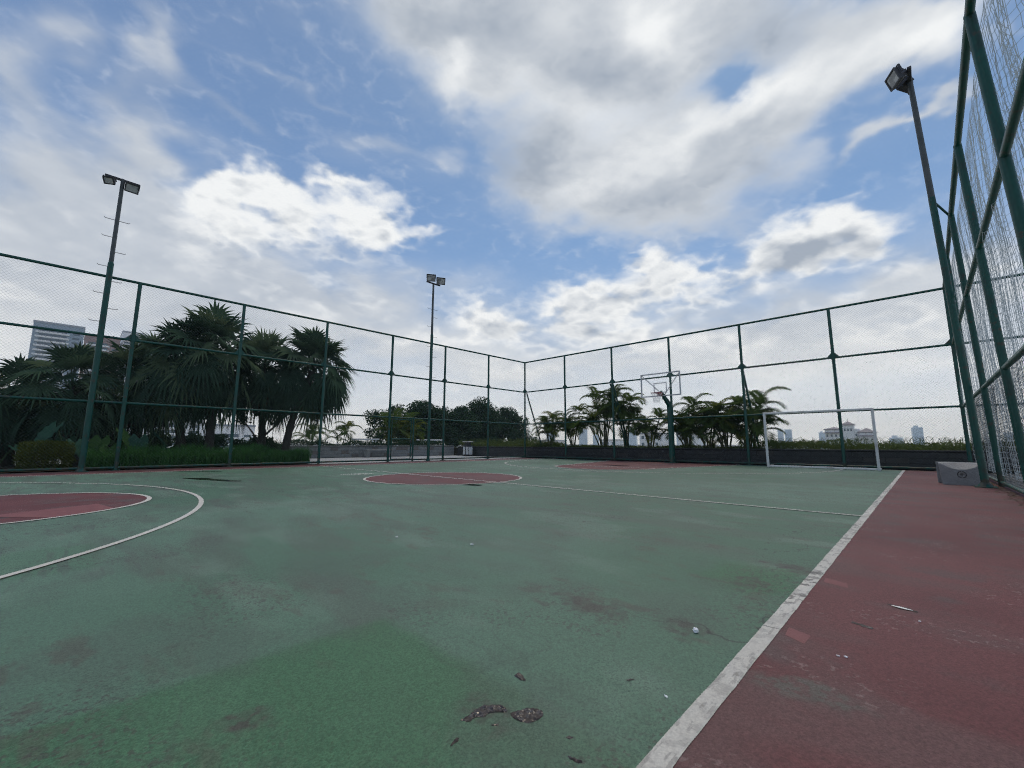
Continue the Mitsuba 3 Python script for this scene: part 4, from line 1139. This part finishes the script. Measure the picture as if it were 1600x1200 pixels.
# thin forked tree between the palms
ft = thing('forked_tree', 'thin bare forked tree with a few leaves between the palm trunks', 'tree')
fb = MB()
o = np.array([-21.0, 5.75, 0])
for pts in (([0, 0, 0], [0, -.05, .7], [.1, -.35, 1.2], [.1, -.75, 1.75]), ([0, -.05, .7], [0, .15, 1.2], [0, .05, 1.7], [0, -.2, 2.1]), ([0, .15, 1.2], [.1, .5, 1.6], [0, .8, 2.1])):
    fb.tube(o + np.array(pts), np.linspace(.05, .025, len(pts)), 7)
put(ft + '__trunk', fb, 'bark', 60)
put(ft + '__crown', leaf_cloud([o + [.1, -.75, 1.8], o + [0, -.2, 2.15], o + [0, .8, 2.15], o + [0, .5, 1.7]], [.28, .25, .3, .2], 170, .11, 77), 'tree_leaf')


def ear_leaf(L, elev, seed):
    """A big arrow-shaped leaf on an arching stalk, with wavy edges and side veins."""
    r = np.random.default_rng(seed)
    n, k = 15, 4
    v = []
    for i in range(n):
        s = i / (n - 1)
        w = L * .40 * (math.sin(math.pi * min(1, (s * .93 + .07)) ** .72) ** .9) + .004
        for j in range(-k, k + 1):
            u = j / k
            back = -.22 * L * abs(u) ** 1.3 * (1 - s) ** 1.5
            z = .10 * L * abs(u) + .012 * math.sin(i * 2.4) * abs(u) * 2 + .010 * (j % 2) - .30 * L * s ** 2
            v.append([s * L + back, u * w, z])
    f = []
    m = 2 * k + 1
    for i in range(n - 1):
        for j in range(m - 1):
            a = i * m + j
            f += [[a, a + 1, a + m + 1], [a, a + m + 1, a + m]]
    v = np.array(v)
    e = math.radians(elev)
    c, s = math.cos(e), math.sin(e)
    v = np.column_stack([v[:, 0] * c - v[:, 2] * s, v[:, 1], v[:, 0] * s + v[:, 2] * c])
    return v, np.array(f)


def elephant_ear(x, y, label, leaves, seed):
    key = thing('elephant_ear_plant', label, 'plant', 'big leaved plants behind the left fence')
    for i, (az, reach, h, L, elev, mat) in enumerate(leaves):
        a = math.radians(az)
        t = np.linspace(0, 1, 7)
        P = np.column_stack([x + reach * t ** 1.4 * math.cos(a), y + reach * t ** 1.4 * math.sin(a), .02 + h * t - .12 * t ** 3])
        put(key + '__stalk', MB().tube(P, np.linspace(.028, .012, 7), 6), 'petiole', True)
        v, f = ear_leaf(L, elev, seed + i)
        lf = put(key + '__leaf', MB().add(v, f), mat, 25, at=T().translate(P[-1].tolist()) @ T().rotate([0, 0, 1], az))


elephant_ear(-18.7, -.10, 'big dark arrow leaved plant rising above the clipped shrub', ((-60, .35, 1.35, .85, -48, 'ear_leaf'), (30, .25, .9, .62, -40, 'ear_leaf'), (190, .4, 1.0, .6, -30, 'ear_leaf'), (-100, .45, .9, .6, -35, 'ear_leaf')), 1)
elephant_ear(-18.6, .72, 'light green arrow leaved plant just right of the left floodlight pole', ((60, .30, 1.25, .72, -50, 'ear_leaf_light'), (-30, .25, 1.0, .66, -60, 'ear_leaf_light'), (140, .35, .9, .6, -35, 'ear_leaf_light'), (10, .4, .75, .6, -45, 'ear_leaf_light')), 2)
elephant_ear(-18.8, 1.60, 'dark arrow leaved plant right of the second fence post from the left', ((-20, .35, 1.05, .66, -62, 'ear_leaf'), (80, .3, 1.15, .6, -40, 'ear_leaf'), (200, .3, .9, .55, -30, 'ear_leaf')), 3)
elephant_ear(-19.0, -1.45, 'dark arrow leaved plant at the left edge, left of the clipped shrub', ((-30, .35, .85, .6, -35, 'ear_leaf'), (60, .3, .75, .55, -30, 'ear_leaf'), (-110, .3, .65, .55, -30, 'ear_leaf')), 4)

# clipped shrub: short twig tips packed in a rounded box
r = np.random.default_rng(21)
n = 7000
d = r.normal(size=(n, 3))
d /= np.abs(d).max(1, keepdims=True) ** .65 * np.linalg.norm(d, axis=1, keepdims=True) ** .35
q = d * (r.random(n) ** .25)[:, None]
q *= (.90 + .25 * mfbm(q * 3, 3, 4))[:, None]
cpt = np.array([-18.15, -.52, .42]) + q * [.42, .56, .42]
cpt[:, 2] = np.maximum(cpt[:, 2], .04)
dirs = q + r.normal(size=(n, 3)) * .5 + [0, 0, .35]
dirs /= np.linalg.norm(dirs, axis=1, keepdims=True)
sd = np.cross(dirs, r.normal(size=(n, 3)))
sd /= np.linalg.norm(sd, axis=1, keepdims=True)
ll = r.uniform(.04, .085, n)[:, None]
v = np.stack([cpt - sd * .011, cpt + sd * .011, cpt + dirs * ll], 1).reshape(-1, 3)
cs = thing('clipped_shrub', 'rounded clipped olive green shrub at the foot of the left floodlight pole', 'shrub')
put(cs + '__foliage', MB().add(v, np.arange(3 * n).reshape(-1, 3)), 'shrub_leaf')
sm = MB()
for i in range(9):
    a = i * .7
    sm.tube([[-18.15 + .04 * math.cos(a), -.52 + .04 * math.sin(a), 0], [-18.15 + .25 * math.cos(a), -.52 + .35 * math.sin(a), .55]], [.014, .006], 5)
put(cs + '__stem', sm, 'bark')


def blades(n, xs, ys, z0, h0, h1, w, seed, lean_=.35, fine=2.2):
    """Tall narrow blades growing in tufts."""
    r = np.random.default_rng(seed)
    x, y = r.uniform(*xs, n), r.uniform(*ys, n)
    tuft = mfbm(np.stack([x * fine, y * fine, x * 0], -1), 3, seed)
    h = (h0 + (h1 - h0) * np.clip((tuft - .25) / .5, 0, 1)) * r.uniform(.75, 1.15, n)
    a = r.uniform(0, 2 * np.pi, n)
    l = h * lean_ * r.uniform(.2, 1.3, n)
    dx, dy = np.cos(a), np.sin(a)
    px, py = -dy * w, dx * w
    P = []
    for s, k in ((0, 1), (.55, .85), (1.0, .05)):
        c = np.stack([x + dx * l * s ** 2, y + dy * l * s ** 2, z0 + h * s * (1 - .18 * s * lean_)], -1)
        o = np.stack([px * k, py * k, 0 * px], -1)
        P += [c - o, c + o]
    v = np.stack(P, 1).reshape(-1, 3)
    f = (np.arange(n) * 6)[:, None, None] + np.array([[0, 1, 3], [0, 3, 2], [2, 3, 5], [2, 5, 4]])
    return MB().add(v, f.reshape(-1, 3))


tag(put('tall_grass', blades(15000, (-19.0, -17.55), (.25, 6.6), .03, .42, .80, .009, 31), 'grass_blade'), 'tall dark green strap leaved grass filling the bed behind the left fence', 'grass', None, 'stuff')


def ground_cover(n, xs, ys, z0, h, seed, size=.05):
    """A low tangle: small leaves on a lumpy surface, with some arching wisps above it."""
    r = np.random.default_rng(seed)
    x, y = r.uniform(*xs, n), r.uniform(*ys, n)
    lump = mfbm(np.stack([x * .9, y * .9, x * 0], -1), 4, seed)
    top = h * (.45 + .9 * np.clip((lump - .25) * 1.8, 0, 1))
    c = np.stack([x, y, z0 + top * r.random(n) ** .45], -1)
    nrm = r.normal(size=(n, 3)) * .8 + [0, -.25, .5]
    nrm /= np.linalg.norm(nrm, axis=1, keepdims=True)
    a = np.cross(nrm, r.normal(size=(n, 3)))
    a /= np.linalg.norm(a, axis=1, keepdims=True)
    b = np.cross(nrm, a)
    s = size * r.uniform(.6, 1.5, n)[:, None]
    v = np.stack([c - a * s, c + b * s * .3, c + a * s, c - b * s * .3], 1).reshape(-1, 3)
    f = (np.arange(n) * 4)[:, None, None] + np.array([[0, 1, 2], [0, 2, 3]])
    m = MB().add(v, f.reshape(-1, 3))
    for i in range(n // 28):
        x0, y0 = r.uniform(*xs), r.uniform(*ys)
        a_, l, hh = r.uniform(0, 6.28), r.uniform(.2, .6), h * r.uniform(.8, 1.5)
        t = np.linspace(0, 1, 5)
        m.tube(np.column_stack([x0 + l * t * math.cos(a_), y0 + l * t * math.sin(a_), z0 + hh * np.sin(t * 2.3)]), .005, 3, False)
    return m


tag(put('planter_creeper', ground_cover(17000, (-24.4, -16.4), (19.5, 22.0), .5, .50, 41), 'hedge_leaf'), 'yellow green creeper spilling over the dark wall left of the far corner', 'ground cover', None, 'stuff')
tag(put('planter_creeper', ground_cover(9000, (-16.4, -5.0), (19.6, 22.0), .5, .22, 42), 'hedge_leaf'), 'sparse low creeper at the foot of the feathery palms', 'ground cover', None, 'stuff')
tag(put('planter_creeper', ground_cover(19000, (-5.0, 7.5), (19.5, 22.0), .5, .42, 43), 'hedge_leaf'), 'thick green creeper along the wall behind the goal', 'ground cover', None, 'stuff')
tag(put('planter_shrubbery', ground_cover(6000, (-26.0, -24.9), (7.0, 19.0), .54, .42, 44, .07), 'tree_leaf'), 'dark low planting along the top of the grey wall', 'ground cover', None, 'stuff')

bs = thing('bare_shrub', 'bare twiggy shrub outside the right fence', 'shrub')
bm, r = MB(), np.random.default_rng(5)


def twig(p, d, l, rad, k):
    e = p + d * l
    bm.tube([p, (p + e) / 2 + r.normal(size=3) * .03 * l, e], [rad, rad * .8, rad * .6], 5)
    if k:
        for _ in range(3):
            q = d + r.normal(size=3) * .45
            twig(e if _ else (p + e) / 2, q / np.linalg.norm(q), l * r.uniform(.55, .8), rad * .6, k - 1)


for i in range(5):
    twig(np.array([2.0 + .1 * i, 14.6 - .12 * i, 0]), np.array([.25 * r.normal(), .25 * r.normal(), .8]), .34, .011, 3)
put(bs + '__twigs', bm, 'twig')

# white metal railings beyond the pavement
for (y0, y1), lab in (((15.3, 17.9), 'white metal railing beyond the bench, left of the gate'), ((21.6, 24.6), 'white metal railing behind the slim floodlight pole')):
    k = thing('white_railing', lab, 'railing', 'white railings beyond the pavement')
    put(k + '__top_rail', MB().cbox((-33, (y0 + y1) / 2, 1.17), (.10, y1 - y0, .12), .01), 'white_steel')
    for y in (y0 + .45, y0 + .75, y1 - .6, y1 - .3):
        put(k + '__post', MB().box((-33.03, y - .03, 0), (-32.97, y + .03, 1.11)), 'white_steel')


# ------------------------------------------------------------------ the city
def apartment(label, X, y0, y1, ztop, depth, wings, seed):
    key = thing('apartment_block', label, 'building', 'apartment blocks behind the fan palms')
    for (a, b, zt, mat, bal) in wings:
        put(key + '__wall', MB().box((X - depth, a, -15), (X, b, zt)), mat)
        put(key + '__parapet', MB().box((X - depth - .3, a - .3, zt), (X + .4, b + .3, zt + 1.2)), 'city_grey')
        nf = 15
        for i in range(nf):
            z = zt - 6.5 - 3.3 * i
            w = b - a
            put(key + '__window', MB().box((X - .05, a + .12 * w, z), (X + .12, a + .66 * w, z + 2.0)), 'city_glass')
            if bal:
                bk_ = put(key + '__balcony', MB().box((X + .12, a + .06 * w, z - .9), (X + 1.5, a + .72 * w, z - .55)).box((X + 1.38, a + .06 * w, z - .55), (X + 1.5, a + .72 * w, z + .25)), 'city_white')
            put(key + '__window', MB().box((X - .05, a + .78 * w, z + .1), (X + .10, a + .92 * w, z + 1.6)), 'city_glass')
    put(key + '__roof_hut', MB().box((X - depth * .7, y0 + 8, ztop), (X - depth * .4, y0 + 14, ztop + 3.5)), 'city_grey')
    put(key + '__roof_hut', MB().box((X - depth * .5, y0 + 17, ztop), (X - depth * .3, y0 + 20, ztop + 2.6)), 'city_grey')
    return key


apartment('tall grey blue apartment block with balconies at the far left', -450, -29, 17, 86.5, 26, ((-29, -3.2, 87, 'city_blue', True), (-2.6, 17.4, 82, 'city_brown', True)), 1)
apartment('pale apartment block half hidden by the fan palms, right of the grey blue one', -460, 20, 46, 89, 24, ((18.5, 31, 90.5, 'city_white', True), (31.5, 47, 86, 'city_brown', True)), 2)
apartment('low pale apartment building glimpsed between the palm trunks', -300, 25, 60, 30, 20, ((22, 52, 16, 'city_white', True), (53, 78, 11, 'city_white', False)), 3)


def hip(mb, x0, x1, y0, y1, z, h, ov=1.0):
    x0, x1, y0, y1 = x0 - ov, x1 + ov, y0 - ov, y1 + ov
    i = min(x1 - x0, y1 - y0) / 2
    cx0, cx1 = (x0 + i, x1 - i) if x1 - x0 > y1 - y0 else ((x0 + x1) / 2, (x0 + x1) / 2)
    cy0, cy1 = (y0 + i, y1 - i) if y1 - y0 >= x1 - x0 else ((y0 + y1) / 2, (y0 + y1) / 2)
    pts = [[x0, y0, z], [x1, y0, z], [x1, y1, z], [x0, y1, z], [x0, y0, z + .35], [x1, y0, z + .35], [x1, y1, z + .35], [x0, y1, z + .35], [cx0, cy0, z + h], [cx1, cy1, z + h]]
    return mb.mesh(trimesh.convex.convex_hull(np.array(pts)))


vl = thing('white_villa', 'white mansion with grey hipped roofs and a square tower, behind the goal', 'building')
Yv = 300.0
for (x0, x1, zt, rh, side_) in ((-40.5, -32.6, 9.5, 1.7, 1), (-27.3, -25.8, 9.8, 0, 0), (-25.6, -19.0, 7.6, 2.7, 1)):
    put(vl + '__wall', MB().box((x0, Yv, -15), (x1, Yv + 14, zt)), 'city_white')
    if rh:
        rk = put(vl + '__roof', hip(MB(), x0, x1, Yv, Yv + 14, zt, rh, .6), 'roof_tile')
        put(vl + '__lower_roof', hip(MB(), x0, x1, Yv - 1.3, Yv, zt - 1.9, .6, .4), 'roof_tile')
    nw = max(1, int((x1 - x0) / 1.9))
    for i in range(nw):
        xx = x0 + (i + .5) * (x1 - x0) / nw
        for z in (zt - 4.0, zt - 6.9):
            w = put(vl + '__window', MB().box((xx - .40, Yv - .12, z), (xx + .40, Yv + .1, z + 1.3)), 'city_glass')
            put(w + '__frame', MB().box((xx - .55, Yv - .10, z - .2), (xx + .55, Yv + .05, z - .02)).box((xx - .55, Yv - .10, z + 1.32), (xx + .55, Yv + .05, z + 1.5)), 'city_white')
tk = put(vl + '__tower', MB().box((-32.4, Yv - .6, -15), (-27.4, Yv + 5, 11.9)), 'city_white')
put(tk + '__roof', hip(MB(), -32.4, -27.4, Yv - .6, Yv + 5, 11.9, 2.2, .6), 'roof_tile')
put(tk + '__finial', MB().tube([[-29.9, Yv + 2.2, 13.9], [-29.9, Yv + 2.2, 15.6]], .12, 6), 'roof_tile')
for x in (-31.3, -29.9, -28.5):
    put(tk + '__window', MB().box((x - .35, Yv - .75, 8.6), (x + .35, Yv - .55, 10.0)), 'city_glass')
for i in range(5):
    x = -25.2 + i * 1.5
    put(vl + '__column', MB().tube([[x, Yv - 2.2, -15], [x, Yv - 2.2, 4.3]], .2, 8), 'city_white')
put(vl + '__terrace', MB().box((-25.6, Yv - 2.6, 4.3), (-19, Yv - .01, 4.8)), 'city_white')


def low_house(x, y, w, h, label):
    k = thing('white_house', label, 'building', 'white houses behind the planter palms')
    put(k + '__wall', MB().box((x - w / 2, y, -15), (x + w / 2, y + 12, h)), 'city_white')
    put(k + '__roof', MB().box((x - w / 2 - .5, y - .5, h), (x + w / 2 + .5, y + 12.5, h + .6)), 'city_grey')
    n = max(2, int(w / 4))
    for j in range(2):
        for i in range(n):
            xx = x - w / 2 + (i + .5) * w / n
            put(k + '__window', MB().box((xx - .8, y - .1, h - 3 - 4 * j), (xx + .8, y + .1, h - 1.2 - 4 * j)), 'city_glass')


for X, Y, w, h, lab in ((-118, 240, 13, 7.2, 'white house seen through the palm stems right of the hoop post'), (-96, 242, 11, 6.6, 'white house seen through the stems of the rightmost palms'), (-150, 245, 12, 3.6, 'low white house seen under the small palm left of the hoop'), (-205, 250, 16, 3.4, 'low white house seen behind the tallest feathery palm clump')):
    low_house(X, Y, w, h, lab)


def tower(az, el, w, dist, label, seed, cap=True):
    """A far high-rise: shaft with floor bands and a crown, turned a little."""
    r = np.random.default_rng(seed)
    a = math.radians(az)
    x, y = dist * math.sin(a), dist * math.cos(a)
    wd = 2 * dist * math.tan(math.radians(w / 2))
    h = EYE[2] + dist * math.tan(math.radians(el))
    k = thing('distant_tower', label, 'building', 'hazy distant towers on the skyline')
    turn = -a + r.uniform(-.25, .25)
    put(k + '__shaft', MB().box((-wd / 2, -wd / 3, -15), (wd / 2, wd / 3, h), turn, (x, y, 0)), 'hazed_blue')
    wm = MB()
    z = h - 6
    while z > -5:
        wm.box((-wd * .46, -wd / 3 - .4, z), (wd * .46, -wd / 3 + .1, z + 2.2), turn, (x, y, 0))
        z -= 4.2
    put(k + '__windows', wm, 'hazed_glass')
    if cap:
        put(k + '__crown', MB().box((-wd * .3, -wd / 4, h), (wd * .1, wd / 5, h + wd * .22), turn, (x, y, 0)), 'hazed_blue')


TOWERS = (
    (-38.94, 2.94, 1.12, 2300, 'faint blue tower behind the small palm clump by the far corner'),
    (-34.61, 1.99, 1.10, 2000, 'pale blue tower between the second and the tallest feathery palm clumps'),
    (-32.95, 1.23, 0.75, 2200, 'small pale tower at the left foot of the tallest feathery palm clump'),
    (-28.27, 1.96, 1.04, 2000, 'pale blue tower between the two palm braces and the low palm clump'),
    (-22.60, 1.83, 0.67, 1900, 'slim pale blue tower right of the hoop post'),
    (-14.61, 1.29, 0.46, 2000, 'slim pale blue tower between the rightmost palms and the goal post'),
    (-11.78, 1.77, 0.56, 1700, 'left half of the pale blue twin towers inside the goal'),
    (-11.04, 1.76, 0.67, 1750, 'right half of the pale blue twin towers inside the goal'),
    (-7.96, 1.36, 0.56, 2100, 'faint blue tower just left of the white mansion'),
    (-0.41, 1.75, 0.77, 2000, 'pale blue tower above the creeper right of the goal'),
    (5.40, 1.15, 0.58, 1700, 'grey blue tower seen through the right fence'),
    (-1.99, 0.77, 0.95, 2300, 'low pale building right of the goal post'),
)
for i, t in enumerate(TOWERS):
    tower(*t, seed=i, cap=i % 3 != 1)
